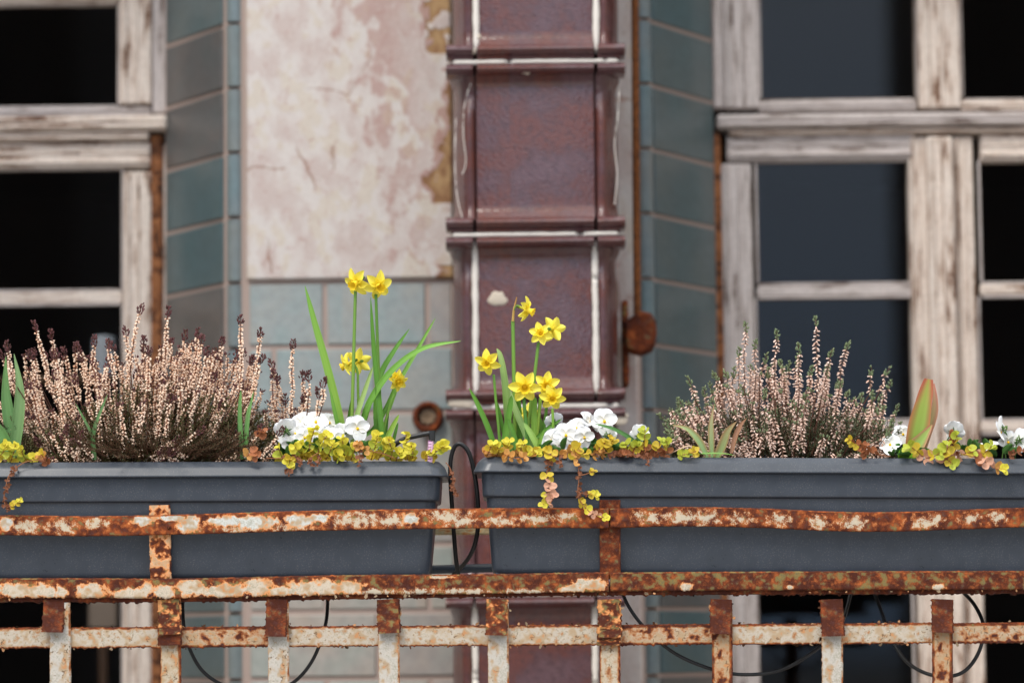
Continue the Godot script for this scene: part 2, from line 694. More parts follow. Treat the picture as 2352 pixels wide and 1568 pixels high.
# ---------------------------------------------------------------- ground and house
func build_ground() -> void:
	var g := PlaneMesh.new()
	g.size = Vector2(240, 240)
	struct("ground", g, flat_mat("pavement", srgb(150, 146, 140), 0.9)).position = Vector3(0, 0, 0)
	var im := Image.create(256, 256, false, Image.FORMAT_RGB8)
	var n := noise(5, 0.05, 4)
	for j in 256:
		for i in 256:
			var a := n.get_noise_2d(i, j)
			im.set_pixel(i, j, srgb(150, 146, 140) * (1.0 + a * 0.25))
	var m: StandardMaterial3D = mats.pavement
	m.albedo_color = Color.WHITE
	m.albedo_texture = tex(im)
	m.uv1_scale = Vector3(60, 60, 1)
	var slab := struct("balcony_floor", box(Vector3(6.6, 0.1, 1.16), 0.01), flat_mat("balcony_concrete", srgb(146, 140, 134), 0.9))
	slab.position = Vector3(0, 0.75, -0.53)
	var low := struct("balcony_base_wall", box(Vector3(6.5, 0.7, 1.0), 0.01), mats.balcony_concrete)
	low.position = Vector3(0, 0.35, -0.57)

var row_y0: float
const ROW := 0.125

func build_house() -> void:
	var grout := flat_mat("grout", srgb(176, 158, 150), 0.9, 0.2)
	var inner := flat_mat("brown_room_paint", srgb(104, 92, 80), 0.9, 0.2)
	var bare := flat_mat("side_render", srgb(190, 180, 170), 0.9, 0.2)
	var xl := at(566, 500, -1.1).x
	var xr := at(1462, 500, -1.1).x
	var xlb := at(386, 500, -1.35).x
	var xrb := at(1636, 500, -1.35).x
	var xlc := at(516, 500, -1.14).x
	var xrc := at(1500, 500, -1.14).x
	row_y0 = at(535, 650, -1.12).y
	var y0 := 0.8
	var y1 := 3.7
	# the pier between the two windows
	var pier := Node3D.new()
	pier.name = "tiled_house_wall"
	add_child(pier)
	pier.set_meta("kind", "structure")
	pier.set_meta("label", "old house wall of stained plaster over grey green glazed tiles between two windows")
	obj("wall_core", prism([Vector2(xl, -1.1095), Vector2(xr, -1.1095), Vector2(xrc + 0.0005, -1.1435), Vector2(xrb + 0.0055, -1.350), Vector2(xrb + 0.001, -1.55), Vector2(xlb - 0.001, -1.55), Vector2(xlb - 0.0055, -1.350), Vector2(xlc - 0.0005, -1.1435)], y0, y1), grout, pier)
	# plaster panel left of the pillar, and the narrow strip right of it
	var pw := at(1040, 500, -1.1).x - xl
	var pb := Buf.new()
	var ptop := row_y0 + ROW * 6.2
	var pbot := row_y0 + 0.003
	var px := Transform3D(Basis(), Vector3(xl + pw / 2, (ptop + pbot) / 2, -1.11))
	pb.rbox(px, Vector3(pw, ptop - pbot, 0.024), 0.004)
	for k in pb.v.size():
		pb.uv[k] = Vector2((pb.v[k].x - xl) / pw, (ptop - 0.22 - pb.v[k].y) / (ptop - 0.22 - pbot))
	obj("plaster", pb.mesh(), mats.old_plaster, pier)
	var sx0 := at(1400, 500, -1.1).x
	var sb := Buf.new()
	sb.rbox(Transform3D(Basis(), Vector3((sx0 + xr) / 2, 2.25, -1.11)), Vector3(xr - sx0, 2.9, 0.024), 0.004)
	for k in sb.v.size():
		sb.uv[k] = Vector2((sb.v[k].x - sx0) * 1.4 + 0.1, -sb.v[k].y * 0.9)
	obj("plaster", sb.mesh(), mats.old_plaster, pier)
	# wall tiles under the plaster
	var tl := {}
	for row in range(0, 12):
		var yt := row_y0 - row * ROW
		var off := 0.0 if row % 2 == 0 else 0.5
		var tw := 237 * unit(-1.1)
		var start := at(745, 600, -1.1).x - tw * (1.0 - off) - tw
		for k in 5:
			var a := maxf(xl, start + tw * k)
			var e := minf(xl + pw, start + tw * (k + 1))
			if e - a < 0.03:
				continue
			var t := obj("tile", box(Vector3(e - a - 0.009, ROW - 0.009, 0.012), 0.0025), mats["tile_glaze_%d" % rng.randi_range(0, 3)], pier)
			t.position = Vector3((a + e) / 2, yt - ROW / 2, -1.112 + rf(-0.001, 0.001))
			t.rotation = Vector3(rf(-0.006, 0.006), rf(-0.006, 0.006), 0)
	# splayed reveals: glossy round corner tiles and flat tiles
	for side in 2:
		var cx := at(540 if side == 0 else 1482, 500, -1.13).x
		var a2 := Vector2(xlc if side == 0 else xrc, -1.145)
		var b2 := Vector2(xlb if side == 0 else xrb, -1.35)
		var mid2 := (a2 + b2) / 2
		var ang := atan2(-(b2.y - a2.y), b2.x - a2.x)
		var rot := Basis(Vector3.UP, ang)
		for row in range(-9, 10):
			var yt := row_y0 - row * ROW
			var len2 := a2.distance_to(b2)
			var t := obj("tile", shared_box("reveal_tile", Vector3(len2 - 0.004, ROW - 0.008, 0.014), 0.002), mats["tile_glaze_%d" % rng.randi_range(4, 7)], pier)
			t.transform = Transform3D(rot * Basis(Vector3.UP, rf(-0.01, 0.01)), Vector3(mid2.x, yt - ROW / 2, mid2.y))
			if not shared.has("corner_tile"):
				var cb := Buf.new()
				var rows := []
				for q in 9:
					var an := PI * q / 8.0
					rows.append([Vector3(cos(an) * 0.0165, -(ROW - 0.008) / 2, sin(an) * 0.0165), Vector3(cos(an) * 0.0165, (ROW - 0.008) / 2, sin(an) * 0.0165)])
				cb.grid(rows, [], [])
				for e in [0, 1]:
					var cap := []
					for q in 9:
						cap.append(rows[q][e])
					cb.face(cap, [], Vector3.ZERO)
				shared.corner_tile = cb.mesh()
			obj("corner_tile", shared.corner_tile, mats["tile_glaze_%d" % rng.randi_range(8, 9)], pier, Transform3D(Basis(Vector3.UP, -0.5 if side == 0 else 0.5), Vector3(cx, yt - ROW / 2, -1.128)))
	# the rest of the house front and the dark rooms behind the windows
	var wl0 := xlb - 0.95
	var wr1 := xrb + 0.95
	struct("wall_left", box(Vector3(2.4, 4.2, 0.45), 0.01), bare).position = Vector3(wl0 - 1.2, 2.1, -1.325)
	struct("wall_right", box(Vector3(2.4, 4.2, 0.45), 0.01), bare).position = Vector3(wr1 + 1.2, 2.1, -1.325)
	for s in 2:
		var wa := wl0 if s == 0 else xrb
		var wb := xlb if s == 0 else wr1
		struct("wall_above_window", box(Vector3(wb - wa - 0.002, 0.9, 0.44), 0.01), bare).position = Vector3((wa + wb) / 2, 3.65, -1.33)
		struct("wall_below_window", box(Vector3(wb - wa - 0.002, 1.34, 0.44), 0.01), bare).position = Vector3((wa + wb) / 2, 0.67, -1.33)
	struct("added_side_wall", box(Vector3(0.3, 4.0, 1.25), 0.01), bare).position = Vector3(wl0 - 0.16, 2.82, -0.47)  # pair of unseen walls, added to keep light off the reveal tiles
	struct("added_side_wall", box(Vector3(0.3, 4.0, 1.25), 0.01), bare).position = Vector3(wr1 + 0.16, 2.82, -0.47)
	struct("wall_over_the_pier", box(Vector3(1.3, 0.4, 0.44), 0.01), bare).position = Vector3((xlb + xrb) / 2, 3.902, -1.33)
	struct("room_floor", box(Vector3(6.6, 0.1, 10.4), 0.01), inner).position = Vector3(0, 0.75, -6.76)
	struct("room_ceiling", box(Vector3(6.6, 0.1, 10.4), 0.01), inner).position = Vector3(0, 4.05, -6.76)
	struct("room_wall_back", box(Vector3(6.6, 3.4, 0.2), 0.01), inner).position = Vector3(0, 2.4, -11.9)
	struct("room_wall_left", box(Vector3(0.2, 3.4, 10.4), 0.01), inner).position = Vector3(-3.2, 2.4, -6.74)
	struct("room_wall_right", box(Vector3(0.2, 3.4, 10.4), 0.01), inner).position = Vector3(3.2, 2.4, -6.74)

func shared_box(key: String, size: Vector3, bevel: float) -> ArrayMesh:
	if not shared.has(key):
		shared[key] = box(size, bevel)
	return shared[key]

# ---------------------------------------------------------------- windows
func member(parent: Node, called: String, x0: float, y0: float, x1: float, y1: float, z: float, deep: float, mat: Material, bevel := 0.004) -> void:
	var c := at((x0 + x1) / 2, (y0 + y1) / 2, z)
	var size := Vector3((x1 - x0) * unit(z), (y1 - y0) * unit(z), deep)
	obj(called, box(size, bevel, 0.8, Vector2(rng.randf(), rng.randf())), mat, parent, Transform3D(Basis(), c + Vector3(0, 0, -deep / 2)))
	if called.begins_with("sash") or called == "mullion" or called == "transom":
		# planed steps along the member
		var upright := size.y > size.x
		for st in [[-0.30, 0.16, 0.005], [0.06, 0.10, 0.003]]:
			var bs := Vector3(size.x * st[1], size.y - 0.002, 0.012) if upright else Vector3(size.x - 0.002, size.y * st[1], 0.012)
			var off := Vector3(size.x * st[0], 0, 0) if upright else Vector3(0, size.y * st[0], 0)
			obj("moulding", box(bs, 0.0035, 0.8, Vector2(rng.randf(), rng.randf())), mat, parent, Transform3D(Basis(), c + off + Vector3(0, 0, st[2] - 0.006)))

func pane(parent: Node, x0: float, y0: float, x1: float, y1: float, z: float, mat: Material) -> void:
	var c := at((x0 + x1) / 2, (y0 + y1) / 2, z)
	for q in [[x0, y0, x0 + 6, y1], [x1 - 6, y0, x1, y1], [x0 + 6, y0, x1 - 6, y0 + 6], [x0 + 6, y1 - 6, x1 - 6, y1]]:
		member(parent, "glazing_bead", q[0], q[1], q[2], q[3], z + 0.014, 0.012, mats.grey_peeling_wood, 0.003)
	obj("pane", box(Vector3((x1 - x0) * unit(z), (y1 - y0) * unit(z), 0.003), 0.0004), mat, parent, Transform3D(Basis(), c))

func build_windows() -> void:
	var wood: Material = mats.peeling_wood
	var grey: Material = mats.grey_peeling_wood
	var strip: Material = mats.rusty_strip
	var glass := StandardMaterial3D.new()
	glass.resource_name = "window_glass"
	glass.transparency = BaseMaterial3D.TRANSPARENCY_ALPHA
	glass.albedo_color = Color(0.10, 0.13, 0.16, 0.01)
	glass.roughness = 0.02
	glass.metallic_specular = 0.30
	mats.window_glass = glass
	var z := -1.352
	var w := thing("casement_window", "weathered white casement window with black panes at the far left", "window")
	member(w, "jamb", 346, -330, 392, 268, z - 0.012, 0.08, grey)
	member(w, "jamb", 370, 322, 392, 1720, z - 0.012, 0.08, wood)
	member(w, "jamb_edge_strip", 344, 300, 372, 1720, z - 0.002, 0.06, strip)
	member(w, "sash_stile", 272, -330, 347, 246, z, 0.05, wood)
	member(w, "sash_stile", -108, -330, -40, 246, z, 0.05, wood)
	member(w, "sash_rail", -40, 246, 347, 270, z, 0.05, grey)
	member(w, "sash_rail", -40, -40, 272, 8, z, 0.05, wood)
	member(w, "transom", -730, 268, 388, 303, z + 0.022, 0.09, wood)
	member(w, "transom", -730, 303, 346, 326, z + 0.012, 0.08, wood)
	member(w, "sash_rail", -45, 326, 346, 386, z, 0.05, wood)
	member(w, "sash_stile", 281, 386, 346, 1720, z, 0.05, wood)
	member(w, "sash_stile", -108, 326, -45, 1720, z, 0.05, wood)
	member(w, "mullion", -190, -330, -108, 1720, z + 0.01, 0.08, wood)
	member(w, "sash_stile", -250, -330, -190, 1720, z, 0.05, wood)
	member(w, "sash_stile", -640, -330, -580, 1720, z, 0.05, wood)
	member(w, "jamb", -730, -330, -640, 1720, z - 0.012, 0.08, wood)
	for y in [668, 985, 1302]:
		member(w, "muntin", -45, y, 281, y + 31, z - 0.008, 0.03, wood)
		member(w, "muntin", -580, y, -250, y + 31, z - 0.008, 0.03, wood)
	member(w, "sill", -760, 1700, 400, 1760, z + 0.05, 0.16, wood)
	pane(w, -45, 6, 274, 248, z - 0.022, glass)
	pane(w, -45, -330, 274, -38, z - 0.022, glass)
	for q in [[384, 670], [697, 987], [1014, 1304], [1331, 1702]]:
		pane(w, -47, q[0], 283, q[1], z - 0.022, glass)
		pane(w, -582, q[0], -248, q[1], z - 0.022, glass)
	pane(w, -582, -330, -248, 270, z - 0.022, glass)

	var r := thing("casement_window", "weathered grey white casement window with slate blue panes at the right", "window")
	var dx := -4.0
	member(r, "jamb", 1634, -330, 1662, 256, z - 0.012, 0.08, grey)
	member(r, "jamb", 1634, 296, 1644, 1720, z - 0.012, 0.08, grey)
	member(r, "jamb_edge_strip", 1643, 292, 1668, 1720, z - 0.002, 0.06, strip)
	member(r, "sash_stile", 1660, -330, 1742, 256, z, 0.05, grey)
	member(r, "sash_rail", 1742, 230, 2108, 256, z, 0.05, grey)
	member(r, "sash_rail", 2205, 228, 2600, 254, z, 0.05, wood)
	member(r, "transom", 1642, 256, 2740, 288, z + 0.022, 0.09, grey)
	member(r, "transom", 1668, 288, 2740, 304, z + 0.010, 0.08, wood)
	member(r, "mullion", 2106, -330, 2204, 256, z + 0.008, 0.08, wood)
	member(r, "sash_rail", 1668, 304, 2104, 368, z, 0.05, grey)
	member(r, "sash_stile", 1668, 368, 1738, 1720, z, 0.05, grey)
	member(r, "sash_stile", 2102, 304, 2144, 1720, z, 0.05, wood)
	member(r, "mullion", 2144, 304, 2206, 1720, z + 0.024, 0.08, wood)
	member(r, "sash_stile", 2206, 304, 2252, 1720, z, 0.05, wood)
	member(r, "sash_rail", 2252, 304, 2590, 368, z, 0.05, wood)
	member(r, "sash_stile", 2590, -330, 2650, 1720, z, 0.05, wood)
	member(r, "jamb", 2650, -330, 2740, 1720, z - 0.012, 0.08, wood)
	for y in [651, 966, 1282]:
		member(r, "muntin", 1738, y + 2, 2102, y + 30, z - 0.008, 0.03, grey)
		member(r, "muntin", 2252, y - 3, 2590, y + 25, z - 0.008, 0.03, wood)
	member(r, "sill", 1600, 1700, 2760, 1760, z + 0.05, 0.16, wood)
	pane(r, 1740, -330, 2108, 232, z - 0.022, glass)
	pane(r, 2203, -330, 2592, 230, z - 0.022, glass)
	for q in [[366, 654], [680, 969], [995, 1285], [1310, 1702]]:
		pane(r, 1736, q[0], 2104, q[1], z - 0.022, glass)
		pane(r, 2250, q[0] - 3, 2592, q[1] - 3, z - 0.022, glass)

	# things that show pale through the left window
	var bottle := Buf.new()
	var lat := []
	var c := at(238, 870, -1.62)
	var prof := [[0.0, 0.0], [0.022, 0.0], [0.0255, 0.004], [0.0255, 0.078], [0.022, 0.088], [0.012, 0.090], [0.0, 0.090]]
	for q in prof:
		var row := []
		for j in 17:
			var an := TAU * j / 16
			row.append(c + Vector3(cos(an) * q[0], q[1], sin(an) * q[0]))
		lat.append(row)
	bottle.grid(lat, [], [])
	tag(obj("white_jar", bottle.mesh(), flat_mat("white_enamel", srgb(206, 216, 226), 0.35)), "blurred white jar standing inside the left window behind the heather", "jar")
	var sh := at(160, 875, -1.62)
	tag(obj("window_shelf", box(Vector3(0.9, 0.012, 0.18), 0.003), flat_mat("oak_shelf", srgb(110, 84, 60), 0.8)), "dark shelf inside the left window under the white jar", "shelf")
	get_node("window_shelf").position = Vector3(sh.x - 0.2, c.y - 0.006, -1.62)
	var chair := thing("wooden_chair", "pale wooden chair back inside the left window seen below the handrail", "chair")
	var cm := flat_mat("pale_chair_wood", srgb(176, 158, 142), 0.6)
	var cc := at(236, 1412, -1.75)
	obj("backrest", box(Vector3(0.062, 0.062, 0.016), 0.007), cm, chair, Transform3D(Basis(), cc))
	obj("post", box(Vector3(0.02, 0.30, 0.016), 0.004), flat_mat("brown_chair_wood", srgb(98, 72, 52), 0.7), chair, Transform3D(Basis(), cc + Vector3(0, -0.17, -0.004)))
	obj("seat", box(Vector3(0.30, 0.03, 0.30), 0.006), mats.brown_chair_wood, chair, Transform3D(Basis(), cc + Vector3(0, -0.33, -0.15)))
	for sx in [-1, 1]:
		for sz in [0, 1]:
			obj("leg", box(Vector3(0.025, 0.30, 0.025), 0.004), mats.brown_chair_wood, chair, Transform3D(Basis(), cc + Vector3(0.12 * sx, -0.49, -0.03 - 0.24 * sz)))

# ---------------------------------------------------------------- pillar
func build_pillar() -> void:
	var p := thing("glazed_tile_pillar", "pillar of purple brown glazed tiles with white mortar joints between the windows", "pillar")
	var gm: Material = mats.purple_glaze
	var mortar := flat_mat("white_mortar", srgb(234, 228, 220), 0.9, 0.2)
	var z := -0.82
	var u := unit(z)
	var core := at(1230, 700, z)
	var vx := Vector3(0, 0, 0)
	obj("pillar_core", box(Vector3(344 * u, 3.2, 0.24), 0.01), flat_mat("pillar_bed_mortar", srgb(88, 70, 66), 0.9, 0.2), p, Transform3D(Basis(), Vector3(core.x, 2.3, z - 0.145)))
	# joints (the mortar line's height on the reading grid) from above the picture to below it
	var joints := [-250, 145, 541, 935, 1366, 1775]
	for k in joints.size():
		var y: float = joints[k]
		var row_mid := at(1230, y, z)
		var lip := 0
		for part in [[-28, 0.024, 0.0], [-12, 0.014, -0.010], [17, 0.022, 0.0]]:
			# flange lips: rounded mouldings that run round the front, cut at the joints
			for seg in [[1024, 1087], [1093, 1366], [1372, 1436]]:
				var x0: float = seg[0]
				var x1: float = seg[1]
				if part[0] == -12:
					x0 = maxf(x0, 1036)
					x1 = minf(x1, 1424)
				var c := at((x0 + x1) / 2, y + part[0], z)
				c.y = row_mid.y - part[0] * u
				obj("moulding_tile", moulding((x1 - x0) * u, part[1], 0.042 + part[2]), gm, p, Transform3D(Basis(), Vector3(c.x, c.y, z - 0.012)))
		var mc := row_mid
		if k != 3:
			obj("mortar_joint", mortar_strip(388 * u, 0.0052, 60 + k), mortar, p, Transform3D(Basis(), Vector3(mc.x, mc.y, z + 0.013)))
			obj("mortar_bed", box(Vector3(386 * u, 0.008, 0.05), 0.002), mats.pillar_bed_mortar, p, Transform3D(Basis(), Vector3(mc.x, mc.y, z - 0.014)))
		else:
			obj("mortar_joint", mortar_strip(388 * u, 0.0066, 60 + k), mortar, p, Transform3D(Basis(Vector3.BACK, 0.003), Vector3(mc.x, mc.y, z + 0.013)))
		if k == joints.size() - 1:
			continue
		# the block below this joint
		var yb: float = joints[k + 1]
		var top := row_mid.y - 26 * u
		var bot := at(1230, yb, z).y + 38 * u
		var white := k % 2 == 0
		var gap := 7.5 * u if white else 2.0 * u
		var xa := at(1092, (y + yb) / 2, z).x
		var xb := at(1368, (y + yb) / 2, z).x
		obj("front_tile", front_tile(xb - xa - gap * 2, top - bot), gm, p, Transform3D(Basis(Vector3.UP, rf(-0.012, 0.012)), Vector3((xa + xb) / 2, (top + bot) / 2, z - 0.016)))
		for s in [0, 1]:
			var xo := at(1038 if s == 0 else 1422, (y + yb) / 2, z).x
			var xi := xa - gap if s == 0 else xb + gap
			obj("side_tile", side_column(absf(xi - xo), top - bot, -1.0 if s == 0 else 1.0), gm, p, Transform3D(Basis(), Vector3((xo + xi) / 2, bot, z - 0.001)))
			if white:
				obj("mortar_joint", mortar_strip(top - bot + 0.026, gap * 1.15, 40 + k * 2 + s), mortar, p, Transform3D(Basis(Vector3.BACK, PI / 2), Vector3(xa if s == 0 else xb, (top + bot) / 2, z - 0.003)))
	# seams of lime that run down the second block, lime drips and chipped places
	for seam in [[[1082, 190], [1068, 235], [1064, 300], [1070, 370], [1062, 400]], [[1047, 270], [1045, 380], [1050, 450], [1062, 500], [1078, 535]], [[1424, 180], [1420, 260], [1412, 330], [1418, 400], [1412, 470]]]:
		var b := Buf.new()
		b.tube(px_curve(seam, z + 0.001, z + 0.001, 6), [0.0004, 0.0009, 0.0002, 0.0011, 0.0005, 0.0002, 0.0008, 0.0010, 0.0003, 0.0008, 0.0002, 0.0008], 5)
		obj("lime_seam", b.mesh(), mortar, p)
	for d in [[1209, 162, 0.012, 0.009], [1145, 684, 0.016, 0.014], [1060, 922, 0.026, 0.014], [1088, 118, 0.005, 0.005], [1100, 84, 0.004, 0.004], [1150, 118, 0.004, 0.004], [1218, 552, 0.005, 0.004], [1424, 960, 0.014, 0.012], [1240, 118, 0.006, 0.004]]:
		var b := Buf.new()
		var rows := []
		var n := noise(int(d[0]), 28.0, 2)
		for i in 6:
			var lt := PI / 2 * i / 5.0
			var row := []
			for j in 29:
				var an := TAU * j / 28
				var wob := 1.0 + 0.45 * n.get_noise_2d(cos(an) * 0.02, sin(an) * 0.02)
				row.append(Vector3(cos(an) * sin(lt) * d[2] * wob, sin(an) * sin(lt) * d[3] * wob, cos(lt) * 0.0035))
			rows.append(row)
		b.grid(rows, [], [])
		var zz := z + (0.0195 if absf(d[1] - 541) < 30 or absf(d[1] - 140) < 30 or d[1] > 900 else 0.0)
		obj("lime_spot", b.mesh(), flat_mat("old_lime", srgb(204, 192, 176), 0.9, 0.2), p, Transform3D(Basis(), at(d[0], d[1], zz)))

func mortar_strip(length: float, half: float, seed_: int) -> ArrayMesh:
	# an uneven, crumbling line of mortar along x
	var b := Buf.new()
	var n := noise(seed_, 26.0, 3)
	var rows := []
	for i in 61:
		var f := i / 60.0
		var x := (f - 0.5) * length
		var w := half * (0.88 + n.get_noise_1d(x) * 0.22)
		var hole := 0.35 if n.get_noise_2d(x * 0.7, 3.0) > 0.36 else 1.0
		var e := 0.15 if i == 0 or i == 60 else 1.0
		var row := []
		for j in 11:
			var an := TAU * j / 10
			row.append(Vector3(x, sin(an) * w * e + n.get_noise_2d(x * 0.5, 7.0) * half * 0.12, cos(an) * 0.006 * e * hole - (0.004 if hole < 1.0 else 0.0)))
		rows.append(row)
	b.grid(rows, [], [], true)
	return b.mesh()

func front_tile(wide: float, high: float) -> ArrayMesh:
	# the front face runs out in a hollow curve towards the lips above and below
	var b := Buf.new()
	var rows := []
	for i in 41:
		var f := i / 40.0
		var out := 0.014 * pow(1.0 - smoothstep(0.0, 0.10, f), 2.0) + 0.011 * pow(smoothstep(0.90, 1.0, f), 2.0)
		var row := []
		for q in [[-0.5, -0.02], [-0.5, 0.0125], [-0.492, 0.015], [-0.25, 0.0155], [0.0, 0.016], [0.25, 0.0155], [0.492, 0.015], [0.5, 0.0125], [0.5, -0.02]]:
			row.append(Vector3(q[0] * wide, (f - 0.5) * high, q[1] + (out if q[1] > 0 else 0.0)))
		rows.append(row)
	b.grid(rows, [], [], true)
	return b.mesh()

func moulding(length: float, high: float, deep: float) -> ArrayMesh:
	# a rounded nose moulding, closed at its ends
	var b := Buf.new()
	var rows := []
	for e in 7:
		var row := []
		var x: float = [-0.5, -0.5, -0.49, 0.0, 0.49, 0.5, 0.5][e] * length
		var s: float = [0.0, 0.82, 1.0, 1.0, 1.0, 0.82, 0.0][e]
		for j in 13:
			var an := TAU * j / 12
			var cs := cos(an)
			var sn := sin(an)
			row.append(Vector3(x, signf(sn) * pow(absf(sn), 0.7) * high / 2 * s, signf(cs) * pow(absf(cs), 0.7) * deep * s))
		rows.append(row)
	b.grid(rows, [], [], true)
	return b.mesh()

func side_column(wide: float, high: float, turn: float) -> ArrayMesh:
	# corner tile of the pillar: a round roll that draws in under its upper lip and swells towards the lower one
	var b := Buf.new()
	var rows := []
	for i in 33:
		var f := i / 32.0
		var belly := sin(PI * clampf((f - 0.04) / 0.92, 0, 1))
		var flare := maxf(pow(1.0 - smoothstep(0.0, 0.11, f), 2.0), pow(smoothstep(0.88, 1.0, f), 2.0))
		var waist := smoothstep(0.70, 0.88, f) * (1.0 - smoothstep(0.88, 1.0, f))
		var row := []
		for j in 15:
			var q := j / 14.0
			# q runs from the panel's edge round to the outer side
			var x := wide * q * (0.93 + 0.05 * belly + 0.22 * flare * q - 0.05 * waist)
			var z := 0.010 * sin(PI * minf(q * 1.6, 1.0)) * (0.5 + 0.5 * belly - 0.8 * waist) - 0.060 * pow(q, 3.0) + 0.012 * flare * (1.0 - q * q) - 0.004
			row.append(Vector3((x - wide / 2) * turn, high * f, z))
		row.append(Vector3((wide * 0.97 - wide / 2) * turn, high * f, -0.12))
		rows.append(row)
	b.grid(rows, [], [], turn < 0.0)
	return b.mesh()

# ---------------------------------------------------------------- fittings on the wall
func build_wall_fittings() -> void:
	var rs := rust_set("fitting_rust", 256, 128, 0.2, 0.1, 400, -1.0, [], [], 0.1, srgb(200, 190, 170), 0.0, 0.35)
	var rm: StandardMaterial3D = rs.mat
	var ochre := flat_mat("ochre_rod", Color.WHITE, 0.8, 0.3)
	ochre.albedo_texture = mats.rusty_strip.albedo_texture
	ochre.albedo_color = Color(0.95, 0.9, 0.8)
	var g := thing("shutter_rod", "vertical rusty ochre rod with a rust brown holder beside the pillar", "rod")
	var b := Buf.new()
	var zr := -0.99
	var top := at(1457, -200, zr)
	var low := at(1464, 722, zr)
	var pts := []
	for k in 24:
		pts.append(top.lerp(low, k / 23.0))
	b.tube(pts, [0.0072], 10)
	for k in b.v.size():
		b.uv[k] = Vector2(b.v[k].y * 3.0, atan2(b.v[k].x - low.x, b.v[k].z - low.z) * 0.12)
	obj("rod", b.mesh(), ochre, g)
	# the holder: a thick rounded iron tongue on a plate
	var hb := Buf.new()
	var rows := []
	var c := at(1462, 772, -0.97)
	var u := unit(-0.97)
	var outline := [[-28, -34], [-6, -50], [14, -60], [36, -54], [46, -36], [48, -8], [44, 20], [36, 36], [10, 46], [-12, 40], [-28, 32]]
	var front := []
	var back := []
	var n := noise(77, 40.0, 2)
	for q in outline:
		var o := Vector3(q[0] * u, -q[1] * u, 0)
		front.append(c + o * 0.86 + Vector3(0, 0, 0.018))
		back.append(c + o + Vector3(0, 0, -0.012))
	var front_in := []
	for k in outline.size():
		front_in.append(front[k] * 0.94 + c * 0.06 + Vector3(0, 0, 0.0038 + n.get_noise_1d(k * 3.0) * 0.002))
	hb.face(front_in, [], c)
	for k in outline.size():
		var i := (k + 1) % outline.size()
		hb.face([front_in[k], front_in[i], front[i], front[k]], [], c)
		hb.face([front[k], front[i], back[i], back[k]], [], c)
	hb.face(back, [], c + Vector3(0, 0, 0.1))
	for k in hb.v.size():
		hb.uv[k] = Vector2(hb.v[k].x * 2.0, hb.v[k].y * 4.0)
	obj("holder", hb.mesh(), rm, g)
	obj("holder_plate", box(Vector3(0.012, 0.16, 0.05), 0.003, 0.2), rm, g, Transform3D(Basis(), at(1436, 790, -1.0)))
	obj("holder_arm", box(Vector3(0.03, 0.02, 0.13), 0.003, 0.2), rm, g, Transform3D(Basis(), at(1450, 772, -1.04)))

	# round pipe end with a rusty ring
	var v := thing("round_pipe_end", "round pipe end with a rusty ring in the grey tiles left of the pillar", "pipe end")
	var pc := at(983, 958, -1.1)
	var ring := Buf.new()
	var rr := []
	for q in [[0.030, 0.0], [0.029, 0.014], [0.026, 0.019], [0.020, 0.018], [0.0175, 0.008], [0.0175, -0.004]]:
		var row := []
		for j in 25:
			var an := TAU * j / 24
			row.append(pc + Vector3(cos(an) * q[0], sin(an) * q[0], q[1]))
		rr.append(row)
	ring.grid(rr, [], [])
	for k in ring.v.size():
		ring.uv[k] = Vector2(ring.v[k].x, ring.v[k].y) * 6.0
	obj("ring", ring.mesh(), rm, v)
	var plug := Buf.new()
	rr = []
	for q in 6:
		var row := []
		for j in 33:
			var an := TAU * j / 32
			var rad := 0.018 * q / 5.0
			row.append(pc + Vector3(cos(an) * rad, sin(an) * rad, 0.006 + (0.004 * absf(cos(an * 4.0)) * (1.0 if q > 1 else 0.4)) - (0.006 if q == 5 else 0.0)))
		rr.append(row)
	plug.grid(rr, [], [], true)
	obj("plug", plug.mesh(), flat_mat("clay_plug", srgb(150, 128, 104), 0.8), v)

# ---------------------------------------------------------------- houses across the street
func build_houses_opposite() -> void:
	var brick := flat_mat("dark_brick", srgb(62, 50, 44), 0.9)
	var roof := flat_mat("slate_roof", srgb(44, 46, 52), 0.8)
	var win := flat_mat("far_window", srgb(30, 36, 44), 0.2)
	for s in [-1, 1]:
		var h := thing("house", ["tall dark brick house across the street, left of the gap", "tall dark brick house across the street, right of the gap"][0 if s > 0 else 1], "house", "houses across the street")
		var cx: float = s * (3.76 + 9.0)
		obj("wall", box(Vector3(18, 9, 4), 0.02), brick, h, Transform3D(Basis(), Vector3(cx, 4.5, 22)))
		obj("roof", prism([Vector2(-9.0, -2.2), Vector2(9.0, -2.2), Vector2(9.0, 2.2), Vector2(-9.0, 2.2)], 0, 0.5), roof, h, Transform3D(Basis(), Vector3(cx, 9.0, 22)))
		for i in 5:
			for j in 3:
				obj("window", shared_box("far_window", Vector3(1.1, 1.6, 0.08), 0.01), win, h, Transform3D(Basis(), Vector3(cx - 6.4 + i * 3.2, 1.6 + j * 2.9, 19.99)))

